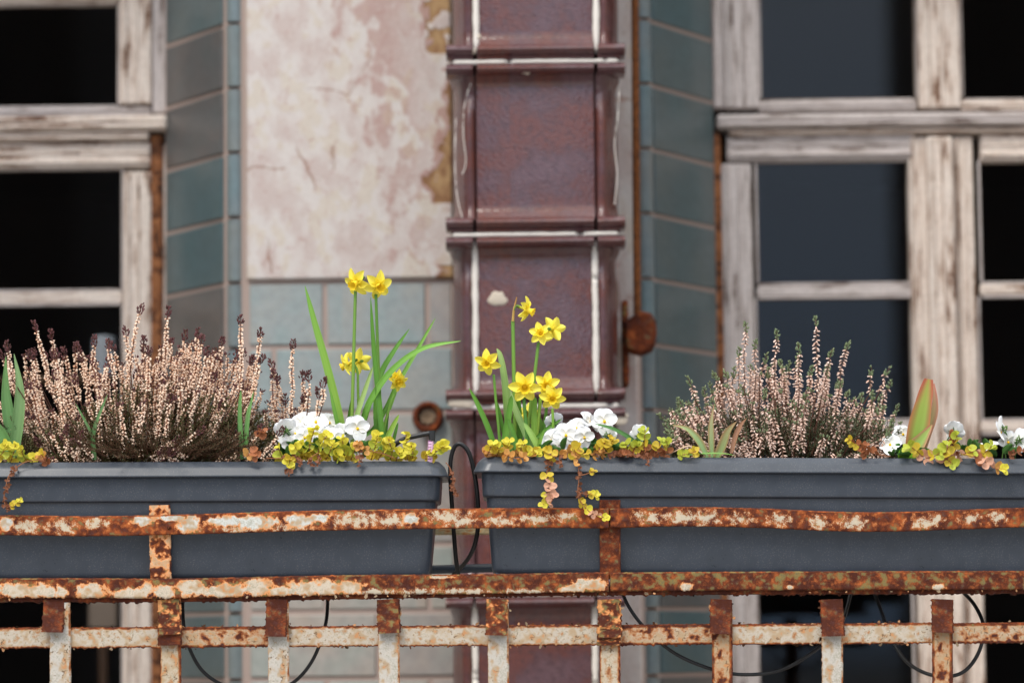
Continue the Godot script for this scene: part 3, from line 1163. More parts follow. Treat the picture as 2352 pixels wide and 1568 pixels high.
# ---------------------------------------------------------------- railing
func h_bar(parent: Node, called: String, pts: Array, high_px: float, thick: float, z_front: float, set_: Dictionary, ragged: float, seed_: int) -> MeshInstance3D:
	# a level bar through reading-grid points (x, centre y)
	var zc := z_front - thick / 2
	var world := []
	for q in pts:
		world.append(at(q[0], q[1], zc))
	var x0: float = world[0].x
	var x1: float = world[-1].x
	var cur := Curve2D.new()
	var mid := func(x: float) -> Vector2:
		var k := 0
		while k < world.size() - 2 and world[k + 1].x - x0 < x:
			k += 1
		var a: Vector3 = world[k]
		var b: Vector3 = world[k + 1]
		var p: Vector3 = world[maxi(k - 1, 0)]
		var q: Vector3 = world[mini(k + 2, world.size() - 1)]
		var f := clampf((x + x0 - a.x) / (b.x - a.x), 0, 1)
		return Vector2(cubic_interpolate(a.y, b.y, p.y, q.y, f) - world[0].y, 0.0)
	var m := weathered_bar(x1 - x0, high_px * unit(zc), thick, set_, mid, ragged, seed_)
	return obj(called, m, set_.mat, parent, Transform3D(Basis(), Vector3(x0, world[0].y, zc)))

func v_bar(parent: Node, called: String, x: float, x_low: float, y0: float, y1: float, wide_px: float, thick: float, z_front: float, set_: Dictionary, ragged: float, seed_: int, bow := 0.0, u0 := 0.0, u1 := 1.0) -> MeshInstance3D:
	# an upright bar: built along x, then stood on end (its start at the top)
	var zc := z_front - thick / 2
	var a := at(x, y0, zc)
	var b := at(x_low, y1, zc)
	var length := a.distance_to(b)
	var mid := func(t: float) -> Vector2:
		var f := t / length
		return Vector2(0.0, bow * f * f)
	var m := weathered_bar(length, wide_px * unit(zc), thick, set_, mid, ragged, seed_, u0, u1)
	var down := (b - a).normalized()
	var side := Vector3.BACK.cross(down).normalized()
	return obj(called, m, set_.mat, parent, Transform3D(Basis(down, side, Vector3.BACK), a))

func build_railing() -> void:
	var r := thing("balcony_railing", "rusty iron balcony railing with flaking white paint in front of the planters", "railing")
	var u := unit(0)
	var white := srgb(206, 206, 200)
	var cream := srgb(204, 189, 169)
	# paint patches: reading-grid x from the bar's start, turned into metres along the texture
	var px_m := func(x0: float, list: Array, around: float, high: float) -> Array:
		var out := []
		for q in list:
			out.append([(q[0] - x0) * u, q[1] * high, q[2] * u, q[3] * high])
		return out
	var hi := 46 * u
	var per := 2 * (hi + 0.008)
	var solid: Array = px_m.call(-80.0, [[330, 0.22, 27, 0.26], [432, 0.46, 24, 0.50], [398, 0.12, 38, 0.16], [520, 0.36, 50, 0.26], [585, 0.48, 52, 0.36], [690, 0.48, 40, 0.34], [735, 0.30, 26, 0.22], [15, 0.35, 14, 0.4], [942, 0.42, 20, 0.3]], per, hi)
	var worn: Array = px_m.call(-80.0, [[60, 0.55, 40, 0.4], [145, 0.5, 36, 0.42], [220, 0.3, 30, 0.3], [440, 0.6, 30, 0.4], [560, 0.75, 60, 0.3], [670, 0.7, 60, 0.3], [820, 0.45, 80, 0.42], [900, 0.5, 50, 0.4], [1030, 0.35, 60, 0.35], [1060, 0.65, 40, 0.3], [1150, 0.6, 40, 0.3], [1230, 0.5, 40, 0.32], [1300, 0.4, 30, 0.25]], per, hi)
	var s1 := rust_set("upper_bar_rust", 2048, 104, (1398 + 80) * u, per, 200, -0.95, solid, worn, 0.12, white, 0.0, 0.62)
	h_bar(r, "upper_bar", [[-80, 1206], [60, 1206], [200, 1208], [380, 1205], [700, 1196], [1000, 1191], [1250, 1189], [1398, 1190]], 46, 0.008, 0.0, s1, 0.0012, 21)
	worn = px_m.call(1402.0, [[1470, 0.4, 18, 0.3], [1500, 0.55, 26, 0.3], [1570, 0.5, 50, 0.4], [1620, 0.5, 40, 0.42], [1700, 0.5, 30, 0.3], [1790, 0.5, 30, 0.35], [1880, 0.55, 26, 0.4], [1960, 0.5, 34, 0.42], [2120, 0.55, 34, 0.36], [2150, 0.35, 22, 0.28], [2230, 0.45, 26, 0.3], [2290, 0.4, 22, 0.35]], per, hi)
	var s2 := rust_set("upper_bar_rust_right", 1536, 104, (2430 - 1402) * u, per, 230, -1.0, [], worn, 0.08, white, 0.0, 0.5)
	h_bar(r, "upper_bar", [[1402, 1190], [1560, 1186], [1760, 1190], [1920, 1197], [2050, 1198], [2200, 1193], [2350, 1188], [2430, 1186]], 45, 0.008, 0.0, s2, 0.0012, 22)
	# handrail
	hi = 45 * u
	per = 2 * (hi + 0.012)
	solid = px_m.call(-80.0, [[-20, 0.55, 30, 0.4], [35, 0.55, 36, 0.42], [95, 0.62, 44, 0.38], [140, 0.7, 16, 0.34], [208, 0.66, 34, 0.46], [300, 0.78, 46, 0.34], [335, 0.55, 16, 0.4], [378, 0.66, 24, 0.46], [430, 0.40, 20, 0.50], [452, 0.42, 20, 0.44], [520, 0.62, 62, 0.38], [590, 0.45, 34, 0.46], [645, 0.72, 38, 0.3], [705, 0.6, 50, 0.38], [750, 0.56, 40, 0.42], [800, 0.6, 36, 0.36], [1010, 0.05, 26, 0.1], [1355, 0.56, 38, 0.36], [1310, 0.78, 24, 0.2]], per, hi)
	worn = px_m.call(-80.0, [[860, 0.85, 60, 0.2], [960, 0.86, 60, 0.2], [1060, 0.86, 70, 0.18], [1200, 0.88, 70, 0.15]], per, hi)
	var s3 := rust_set("handrail_rust", 2048, 104, (1398 + 80) * u, per, 260, -0.95, solid, worn, 0.27, cream, 0.02, 0.38)
	h_bar(r, "handrail", [[-80, 1351], [200, 1350], [400, 1351], [800, 1343], [1100, 1341], [1398, 1336]], 45, 0.012, 0.004, s3, 0.0035, 23)
	solid = px_m.call(1402.0, [[1575, 0.76, 14, 0.2], [1815, 0.8, 6, 0.12], [2155, 0.82, 14, 0.18]], per, hi)
	var s4 := rust_set("handrail_rust_right", 1536, 104, (2430 - 1402) * u, per, 290, -1.1, solid, [], 0.36, cream, 0.02, 0.36)
	h_bar(r, "handrail", [[1402, 1336], [1700, 1334], [2000, 1333], [2350, 1332], [2430, 1331]], 43, 0.012, 0.004, s4, 0.0022, 24)
	# the flaking flat iron under the handrail
	var s5 := rust_set("under_strip_rust", 1024, 64, 1.69, 0.05, 320, -1.2, [], [], 0.0, cream, 0.0, 0.12)
	h_bar(r, "under_strip", [[-80, 1372], [400, 1372], [900, 1364], [1398, 1357], [2430, 1352]], 20, 0.030, -0.004, s5, 0.006, 25)
	# cross bar lower down, in lengths between the balusters
	var xs := [137, 391, 639, 893, 1144, 1400, 1658, 1911, 2164]
	var s6 := rust_set("cross_bar_paint", 1536, 104, 1.4, 2 * (48 * u + 0.007), 350, 0.62, [], [], 0.0, srgb(192, 180, 164), 0.20, 0.36, 0.95)
	var s7 := rust_set("cross_bar_rust", 1536, 104, 1.4, 2 * (48 * u + 0.007), 380, 0.22, [], [], 0.0, srgb(188, 172, 152), 0.22, 0.3, 0.9)
	var spans := [[-80, 114, 0], [160, 366, 0], [416, 614, 1], [664, 869, 0], [918, 1120, 0], [1168, 1376, 0], [1426, 1634, 1], [1682, 1887, 0], [1935, 2138, 0], [2190, 2430, 1]]
	for k in spans.size():
		var q: Array = spans[k]
		var yc := 1466.0 - (float(q[0]) + 80) * 0.0052
		var zc := -0.0085 - 0.0035
		var a := at(q[0] - 3, yc, zc)
		var b := at(q[1] + 3, yc - 1, zc)
		var set_ := s6 if q[2] == 0 else s7
		var len_ := b.x - a.x
		var uu := rng.randf() * 0.8
		var m := weathered_bar(len_, 47 * u, 0.007, set_, func(_x): return Vector2.ZERO, 0.0045, 500 + k * 3, uu, uu + len_ / 1.4)
		obj("cross_bar", m, set_.mat, r, Transform3D(Basis(), Vector3(a.x, a.y, zc)))
	# balusters with the bent iron ends that hold them to the handrail
	var s8 := rust_set("baluster_paint", 1024, 104, 0.6, 2 * (47 * u + 0.009), 410, 0.95, [], [], 0.0, srgb(194, 187, 177), 0.18, 0.4, 0.6)
	var s9 := rust_set("baluster_stained_paint", 1024, 104, 0.6, 2 * (47 * u + 0.009), 440, 0.55, [], [], 0.0, srgb(192, 176, 154), 0.22, 0.5, 0.7)
	var s13 := rust_set("baluster_rusty_paint", 1024, 104, 0.6, 2 * (47 * u + 0.009), 455, 0.16, [], [], 0.15, srgb(190, 168, 142), 0.22, 0.42, 0.8)
	var straps := []
	for k in 4:
		straps.append(rust_set("strap_rust_%d" % k, 192, 104, 0.07, 2 * (50 * u + 0.008), 470 + k * 11, [-1.0, -1.0, -0.35, -0.2][k], [], [], [0.0, 0.3, 0.25, 0.42][k], [cream, srgb(92, 112, 92), srgb(196, 190, 182), srgb(120, 104, 66)][k], 0.1, [0.14, 0.22, 0.3, 0.2][k]))
	var stained := [0, 1, 0, 0, 0, 1, 1, 0, 1]
	for k in xs.size():
		var post := k == 1 or k == 5
		var set_: Dictionary = s13 if k == 6 or k == 8 else s9 if stained[k] else s8
		var uu := rng.randf() * 0.35
		v_bar(r, "baluster", xs[k] + (0 if k < 5 else 1), xs[k] + 4, 1384, 1990, 47, 0.009, -0.002, set_, 0.0016, 600 + k * 5, 0.0, uu, uu + 0.6)
		# strap
		var sset: Dictionary = straps[[0, 3, 0, 1, 2, 3, 0, 0, 0][k]]
		var shift: float = [-13, -3, -3, -2, -2, -1, -1, -1, 2][k]
		v_bar(r, "strap", xs[k] + shift, xs[k] + shift + (4 if k % 2 else -2), 1376, 1452 + (k * 5) % 13, 49 + (k * 3) % 6, 0.009, -0.001, sset, 0.0055, 700 + k * 7, 0.012)
		if post:
			v_bar(r, "post_collar", xs[k] - 2, xs[k] - 1, 1440, 1482, 54, 0.012, 0.007, straps[3 if k == 5 else 0], 0.003, 760 + k, 0.0)
	h_bar(r, "bottom_rail", [[-80, 2010], [1000, 2004], [2430, 1996]], 40, 0.012, 0.0, s6, 0.002, 26)
	# the two uprights that carry the planter bar
	var s10 := rust_set("post_paint", 512, 104, 0.14, 2 * (48 * u + 0.008), 520, 0.02, [], [], 0.22, srgb(228, 206, 182), 0.05, 0.5)
	var s11 := rust_set("post_rust", 512, 104, 0.14, 2 * (48 * u + 0.008), 540, -1.0, [], [], 0.1, cream, 0.0, 0.3)
	v_bar(r, "post", 366, 369, 1160, 1340, 48, 0.008, -0.0085, s10, 0.002, 801)
	v_bar(r, "post", 1401, 1402, 1148, 1330, 48, 0.008, -0.0085, s11, 0.001, 802)
	# rear bar of the planter holder, brackets under the planters
	var s12 := rust_set("rear_bar_paint", 1024, 64, 1.7, 0.09, 560, 0.5, [], [], 0.1, srgb(206, 190, 152), 0.03, 0.5)
	h_bar(r, "rear_bar", [[-60, 1226], [1000, 1217], [2400, 1207]], 22, 0.008, -0.225, s12, 0.001, 27)
	for k in 4:
		var x: float = [120, 760, 1330, 2100][k]
		var p := at(x, 1336, -0.01)
		obj("bracket", box(Vector3(0.03, 0.008, 0.24), 0.002, 0.2), straps[0].mat, r, Transform3D(Basis(), Vector3(p.x, at(1200, 1330, 0).y - 0.002, -0.12)))
		obj("bracket_upright", box(Vector3(0.03, 0.10, 0.008), 0.002, 0.2), straps[0].mat, r, Transform3D(Basis(), Vector3(p.x, at(1200, 1330, 0).y + 0.045, -0.238)))
	# loose flakes of paint and rust along the lower edges
	var fb := Buf.new()
	var fr := RandomNumberGenerator.new()
	fr.seed = 99
	for k in 230:
		var where := fr.randi_range(0, 4)
		var x := fr.randf_range(-60, 2400)
		var y := 1376.0 - x * 0.0085
		var z := 0.006
		if where == 1:
			y = 1492.0 - x * 0.006
			z = -0.006
		elif where == 2:
			y = 1440.0 - x * 0.006
			z = -0.006
		elif where == 3:
			x = xs[fr.randi_range(0, 8)] + (25 if fr.randf() < 0.5 else -25) + fr.randf_range(-3, 3)
			y = fr.randf_range(1385, 1470)
			z = -0.004
		elif where == 4:
			y = 1380.0 - x * 0.0085
			z = -0.01
		fb.col = [lin(52, 34, 26), lin(104, 60, 38), lin(186, 138, 98), lin(78, 54, 40), lin(150, 128, 104)][fr.randi_range(0, 4) if where != 4 else 0]
		var p := at(x, y, z)
		var s := fr.randf_range(0.0012, 0.0045) * (1.0 if where != 3 else 1.3)
		var bs := Basis.from_euler(Vector3(fr.randf_range(-0.9, 0.9), fr.randf_range(-0.9, 0.9), fr.randf_range(0, TAU)))
		var q := []
		var q2 := []
		for a in 5:
			var rr := s * fr.randf_range(0.5, 1.2)
			var o := Vector3(cos(a * TAU / 5) * rr, sin(a * TAU / 5) * rr * 0.7, fr.randf_range(-0.3, 0.3) * s)
			q.append(p + bs * o)
			q2.append(p + bs * (o + Vector3(0, 0, 0.0006)))
		var mid := p + bs * Vector3(0, 0, 0.0003)
		fb.face(q, [], mid)
		fb.face(q2, [], mid)
		for a in 5:
			fb.face([q[a], q[(a + 1) % 5], q2[(a + 1) % 5], q2[a]], [], mid)
	var fm := flat_mat("flakes", Color.WHITE, 0.9, 0.2)
	fm.vertex_color_use_as_albedo = true
	obj("paint_flakes", fb.mesh(), fm, r).set_meta("kind", "stuff")
	# rivets
	for q in [[388, 1211], [1404, 1188]]:
		var b := Buf.new()
		b.bead(Transform3D(Basis(Vector3.RIGHT, PI / 2), at(q[0], q[1], 0.0)), Vector3(0.004, 0.003, 0.004), 9, Color.WHITE, Color.WHITE)
		obj("rivet", b.mesh(), straps[0].mat, r)

# ---------------------------------------------------------------- planters
func planter(called_label: String, x_edge: float, y_edge: float, dir: float, length: float, tilt: float) -> Node3D:
	var p := thing("flower_box", called_label, "planter", "planters on the railing")
	var m: Material = mats.anthracite_plastic
	var e := at(x_edge, y_edge, 0.0)
	p.transform = Transform3D(Basis(Vector3.BACK, tilt), Vector3(e.x + dir * length / 2, e.y + sin(tilt) * dir * length / 2, -0.1))
	var hx := length / 2
	var hz := 0.1
	var shell := func(prof: Array) -> ArrayMesh:
		var b := Buf.new()
		var rows := []
		for q in prof:
			var ins: float = q[0]
			var rad := maxf(0.004, 0.026 - ins * 0.3)
			var row := []
			for cn in 4:
				var sx: float = [1, -1, -1, 1][cn]
				var sz: float = [1, 1, -1, -1][cn]
				for j in 7:
					var an := PI / 2 * cn + PI / 2 * j / 6.0
					row.append(Vector3(sx * (hx - ins - rad) + cos(an) * rad, -q[1], sz * (hz - ins - rad) + sin(an) * rad))
			row.append(row[0])
			rows.append(row)
		b.grid(rows, [], [], true)
		return b.mesh()
	obj("rim", shell.call([[0.019, 0.010], [0.018, 0.002], [0.0175, 0.0003], [0.0165, 0.0], [0.0150, 0.0008], [0.0115, 0.0042], [0.0085, 0.0072], [0.0068, 0.0092], [0.0056, 0.0114], [0.0046, 0.0136], [0.0018, 0.0205], [0.0008, 0.0225], [0.0010, 0.0238], [0.002, 0.0246], [0.006, 0.0246], [0.0135, 0.0240]]), m, p)
	obj("body", shell.call([[0.0185, 0.010], [0.0160, 0.022], [0.0135, 0.023], [0.0132, 0.030], [0.0150, 0.058], [0.0156, 0.0605], [0.0170, 0.0618], [0.0198, 0.0622], [0.0206, 0.0632], [0.0210, 0.066], [0.0300, 0.172], [0.0315, 0.178], [0.0350, 0.181]]), m, p)
	obj("base", box(Vector3(length - 0.07, 0.006, 0.13), 0.002), m, p, Transform3D(Basis(), Vector3(0, -0.181, 0)))
	var sb := Buf.new()
	var n := noise(int(x_edge), 30.0, 4)
	var rows := []
	for j in 15:
		var row := []
		for i in 91:
			var x := lerpf(-hx + 0.019, hx - 0.019, i / 90.0)
			var z := lerpf(-0.081, 0.081, j / 14.0)
			row.append(Vector3(x, -0.016 + n.get_noise_2d(x, z) * 0.012, z))
		rows.append(row)
	sb.grid(rows, [], [])
	obj("soil", sb.mesh(), flat_mat("potting_soil", srgb(58, 42, 32), 0.95, 0.2), p)
	return p

func build_planters() -> void:
	planter("long anthracite flower box on the left with the brown and cream heather", 1030, 1057, -1.0, 1.0, -0.0072)
	planter("long anthracite flower box on the right with the red edged tulip leaf", 1086, 1047, 1.0, 1.0, -0.0142)

# ---------------------------------------------------------------- hoses
func hose(called: String, label: String, pts: Array, radius: float, mat: Material) -> MeshInstance3D:
	var world := []
	for q in pts:
		world.append(at(q[0], q[1], q[2]))
	var b := Buf.new()
	b.tube(curve(world, 10), [radius], 10)
	var o := obj(called, b.mesh(), mat)
	tag(o, label, "hose", "watering hoses")
	return o

func build_hoses() -> void:
	var rubber := flat_mat("black_rubber", srgb(26, 26, 28), 0.38, 0.5)
	var pipe := flat_mat("supply_pipe", srgb(44, 54, 66), 0.42, 0.5)
	var o := hose("supply_pipe", "thick dark blue grey supply pipe lying between the two flower boxes", [[700, 1312, -0.225], [980, 1308, -0.225], [1140, 1304, -0.225], [1600, 1300, -0.225]], 0.0072, pipe)
	hose("thin_hose", "thin black hose arching up between the ends of the two flower boxes", [[1058, 1345, -0.16], [1048, 1290, -0.14], [1040, 1190, -0.11], [1034, 1080, -0.09], [1040, 1035, -0.085], [1055, 1019, -0.08], [1076, 1038, -0.08], [1090, 1090, -0.085], [1098, 1160, -0.09], [1096, 1225, -0.1], [1080, 1275, -0.13], [1046, 1316, -0.19], [1030, 1330, -0.21]], 0.0035, rubber)
	hose("thin_hose", "thin black hose loop hanging under the handrail below the left flower box", [[424, 1330, -0.2], [419, 1400, -0.17], [428, 1470, -0.16], [460, 1535, -0.16], [510, 1572, -0.16], [580, 1592, -0.16], [660, 1575, -0.16], [715, 1520, -0.16], [748, 1430, -0.16], [752, 1340, -0.2]], 0.0029, rubber)
	hose("thin_hose", "thin black hose drooping from the right hand post under the right flower box", [[1420, 1330, -0.05], [1440, 1385, -0.045], [1480, 1440, -0.045], [1550, 1500, -0.05], [1640, 1538, -0.05], [1720, 1549, -0.05], [1800, 1536, -0.06], [1870, 1495, -0.08], [1930, 1440, -0.14], [1960, 1340, -0.2]], 0.0028, rubber)
	hose("thin_hose", "thin black hose loop hanging beside the rightmost white baluster", [[1990, 1310, -0.2], [2020, 1390, -0.16], [2050, 1470, -0.14], [2090, 1525, -0.12], [2150, 1552, -0.1], [2210, 1545, -0.1], [2248, 1500, -0.1], [2260, 1440, -0.11], [2240, 1390, -0.14], [2205, 1350, -0.18], [2190, 1320, -0.2]], 0.0030, rubber)
	# drip elbow with a printed stake in the left box
	var d := thing("drip_emitter", "black drip hose elbow on a pink printed stake in the left flower box", "drip emitter")
	var b := Buf.new()
	b.tube(curve([at(880, 1045, -0.03), at(920, 1012, -0.022), at(960, 1000, -0.02), at(991, 994, -0.02)], 8), [0.0038], 10)
	obj("hose", b.mesh(), rubber, d)
	b = Buf.new()
	b.tube([at(992, 989, -0.02), at(992, 997, -0.02), at(992, 1013, -0.02)], [0.0056, 0.0052, 0.0048], 12)
	obj("elbow", b.mesh(), flat_mat("elbow_black", srgb(34, 34, 36), 0.5), d)
	var im := Image.create(64, 64, false, Image.FORMAT_RGB8)
	im.fill(srgb(222, 178, 212))
	for k in 9:
		im.fill_rect(Rect2i(4 + (k % 3) * 20, 3 + k * 7, 13, 4), srgb(64, 22, 58))
	im.fill_rect(Rect2i(0, 0, 64, 3), srgb(180, 110, 170))
	var pm := flat_mat("printed_stake", Color.WHITE, 0.5)
	pm.albedo_texture = tex(im)
	b = Buf.new()
	b.tube([at(990, 1012, -0.02), at(989, 1030, -0.02), at(988, 1062, -0.02)], [0.0046], 12)
	for k in b.v.size():
		b.uv[k] = Vector2(b.uv[k].x, (at(990, 1012, -0.02).y - b.v[k].y) / 0.014)
	obj("printed_tube", b.mesh(), pm, d)

# ---------------------------------------------------------------- heather
func spike_mesh(length: float, seed_: int, left: bool, budded := true) -> ArrayMesh:
	# one flowering shoot: stem, rows of dry bells, dark or green bud tip
	var r := RandomNumberGenerator.new()
	r.seed = seed_
	var b := Buf.new()
	var bend := Vector3(r.randf_range(-0.13, 0.13), 0, r.randf_range(-0.10, 0.10)) * length
	var pos := func(f: float) -> Vector3:
		return Vector3(bend.x * f * f, length * f, bend.z * f * f) + Vector3(sin(f * 9.0 + seed_) * 0.0011, 0, cos(f * 7.0) * 0.0006)
	var pts := []
	for k in 9:
		pts.append(pos.call(k / 8.0))
	b.tube(pts, [0.0009, 0.0009, 0.0008, 0.0007, 0.0006], 5, [lin(104, 62, 44) if left else lin(104, 78, 66)])
	var tip := clampf((0.017 if budded else 0.005) / length, 0.04, 0.4)
	var y := 0.03
	var turn := r.randf() * TAU
	while y < 1.0 - tip:
		var ring := r.randi_range(2, 3)
		for j in ring:
			turn += TAU / ring + r.randf_range(-0.5, 0.5)
			if r.randf() < 0.06:
				continue
			var out := Vector3(cos(turn), 0, sin(turn))
			var p: Vector3 = pos.call(clampf(y + r.randf_range(-0.0018, 0.0018) / length, 0, 1))
			var sh := r.randf_range(0.85, 1.12)
			if left:
				var k := lin(254, 232, 210).lerp(lin(226, 174, 136), r.randf() * r.randf())
				b.bead(Transform3D(grow_to(out * 0.9 + Vector3(0, r.randf_range(-0.6, 0.1), 0), 0), p + out * r.randf_range(0.0020, 0.0036)), Vector3(0.00175, 0.0020, 0.00175) * sh, 6, lin(226, 176, 146).lerp(k, 0.6), k)
				b.bead(Transform3D(Basis(), p + out * 0.0008), Vector3(0.0009, 0.0009, 0.0009), 4, lin(150, 84, 58), lin(170, 104, 74))
			else:
				var k := lin(253, 236, 224).lerp(lin(228, 194, 174), r.randf())
				b.bead(Transform3D(grow_to(out + Vector3(0, r.randf_range(-1.1, 0.0), 0), 0), p + out * r.randf_range(0.0032, 0.0042)), Vector3(0.0015, 0.0033, 0.0015) * sh, 6, lin(216, 172, 150), k)
		y += r.randf_range(0.0023, 0.0036) / length if left else r.randf_range(0.0040, 0.0060) / length
	# bud tip
	for k in ((26 if left else 22) if budded else 5):
		var f := 1.0 - tip + tip * r.randf()
		var an := r.randf() * TAU
		var spread := (1.0 - absf((f - (1.0 - tip)) / tip - 0.45)) * (0.0052 if left else 0.0040)
		var p: Vector3 = pos.call(f)
		var out := Vector3(cos(an), 0, sin(an))
		var kk := lin(82, 56, 52).lerp(lin(126, 78, 80), r.randf()) if left else lin(112, 128, 96).lerp(lin(150, 162, 118), r.randf())
		b.bead(Transform3D(grow_to(out * 0.7 + Vector3.UP, 0), p + out * spread), Vector3(0.0013, 0.0026, 0.0013), 5, kk * 0.7, kk)
	return b.mesh()

func sprig_mesh(length: float, seed_: int, k0: Color, k1: Color) -> ArrayMesh:
	# needle-leaved shoot
	var r := RandomNumberGenerator.new()
	r.seed = seed_
	var b := Buf.new()
	var bend := Vector3(r.randf_range(-0.2, 0.2), 0, r.randf_range(-0.2, 0.2)) * length
	var pos := func(f: float) -> Vector3:
		return Vector3(bend.x * f * f, length * f, bend.z * f * f)
	b.tube([pos.call(0.0), pos.call(0.33), pos.call(0.66), pos.call(1.0)], [0.0009, 0.0007, 0.0004], 4, [lin(86, 56, 42)])
	var n := int(length / 0.0011)
	for k in n:
		var f := r.randf_range(0.08, 1.0)
		var an := r.randf() * TAU
		var d := (Vector3(cos(an), r.randf_range(0.3, 1.1), sin(an))).normalized()
		var s := d.cross(Vector3(0.3, 0.5, 0.8)).normalized() * 0.0005
		var p: Vector3 = pos.call(f)
		var ln := r.randf_range(0.0035, 0.0065)
		var c := k0.lerp(k1, r.randf())
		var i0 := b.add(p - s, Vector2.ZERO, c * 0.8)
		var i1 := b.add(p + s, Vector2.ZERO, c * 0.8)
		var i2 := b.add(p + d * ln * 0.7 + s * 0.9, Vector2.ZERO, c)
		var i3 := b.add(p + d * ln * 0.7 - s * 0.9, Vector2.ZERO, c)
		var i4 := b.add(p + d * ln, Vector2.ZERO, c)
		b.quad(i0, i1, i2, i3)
		b.tri(i3, i2, i4)
	return b.mesh()

func env_y(list: Array, x: float) -> float:
	for k in list.size() - 1:
		if x <= list[k + 1][0]:
			return lerpf(list[k][1], list[k + 1][1], clampf((x - list[k][0]) / (list[k + 1][0] - list[k][0]), 0, 1))
	return list[-1][1]

func heather(o: Node3D, left: bool, base: Vector2, tall: Array, env: Array, x0: float, x1: float, fill: int, low_y: Callable, zlo: float, zhi: float, sprigs: int, sprig_env: Array, tones: Array) -> void:
	var m := leaf_mat("heather_bells", Color.WHITE, 0.6, 0.25, true)
	var nm := leaf_mat("heather_needles", Color.WHITE, 0.6, 0.2, true)
	var kinds := []
	var lens_ := [0.045, 0.06, 0.075, 0.09, 0.105, 0.12]
	var key := "spikes_left" if left else "spikes_right"
	if not shared.has(key):
		for k in 36:
			kinds.append(spike_mesh(lens_[(k % 18) / 3], 900 + k * 13 + (0 if left else 500), left, k < 18))
		shared[key] = kinds
	kinds = shared[key]
	var stems := Buf.new()
	var put := func(tx: float, ty: float, flower: float, z: float, plain: bool) -> void:
		# tip at (tx, ty); the shoot grows from the plant's middle
		var tip := at(tx, ty, z)
		var bx: float = base.x + (tx - base.x) * 0.62
		var root := at(bx, base.y, lerpf(z, (zlo + zhi) / 2, 0.35))
		var dir := (tip - root).normalized()
		dir = (dir + Vector3.UP * 0.7 + Vector3(rf(-0.22, 0.22), 0, rf(-0.2, 0.2))).normalized()
		var kk := 0
		while kk < 5 and lens_[kk] < flower:
			kk += 1
		var l: float = lens_[kk]
		var start := tip - dir * l
		obj("flower_spike", kinds[kk * 3 + rng.randi_range(0, 2) + (18 if plain else 0)], m, o, Transform3D(grow_to(dir, rf(0, TAU)), start))
		if start.y > root.y + 0.01:
			stems.tube(curve([root, root.lerp(start, 0.5) + Vector3(0, 0.004, 0), start, start + dir * 0.004], 3), [0.0010, 0.0009], 4, [lin(88, 56, 44)])
	for q in tall:
		put.call(q[0], q[1], q[2], rf(zlo, zhi), false)
	for k in fill:
		var tx := rf(x0, x1)
		var top := env_y(env, tx)
		var f := pow(rng.randf(), 1.15)
		var ty: float = lerpf(top, low_y.call(tx), f)
		put.call(tx, ty, rf(0.04, 0.10), lerpf(zlo, zhi, clampf(f * 0.7 + rf(0, 0.4), 0, 1)), f > 0.05 and rng.randf() < 0.90)
	obj("stems", stems.mesh(), nm, o).set_meta("kind", "stuff")
	# needles
	var mk := "needles_%s" % str(tones[0])
	if not shared.has(mk):
		var list := []
		for k in 5:
			list.append(sprig_mesh(0.045 + 0.008 * k, 1400 + k * 17, tones[0], tones[1]))
		shared[mk] = list
	for v in 5:
		var mm := MultiMesh.new()
		mm.transform_format = MultiMesh.TRANSFORM_3D
		mm.mesh = shared[mk][v]
		mm.instance_count = sprigs / 5
		for k in mm.instance_count:
			var tx := rf(x0 + 6, x1 - 6)
			var top := env_y(sprig_env, tx)
			var ty := lerpf(top, base.y + 6, rng.randf())
			var z := rf(zlo - 0.01, zhi - 0.012)
			var p := at(tx, ty, z)
			var bx: float = base.x + (tx - base.x) * 0.45
			var dir := (p - at(bx, base.y + 60, (zlo + zhi) / 2)).normalized() + Vector3(rf(-0.35, 0.35), rf(0, 0.5), rf(-0.3, 0.3))
			mm.set_instance_transform(k, Transform3D(grow_to(dir, rf(0, TAU)), p - dir.normalized() * (0.045 + 0.008 * v)))
		var mi := MultiMeshInstance3D.new()
		mi.name = "foliage"
		mi.multimesh = mm
		mi.material_override = nm
		mi.set_meta("kind", "stuff")
		o.add_child(mi, true)

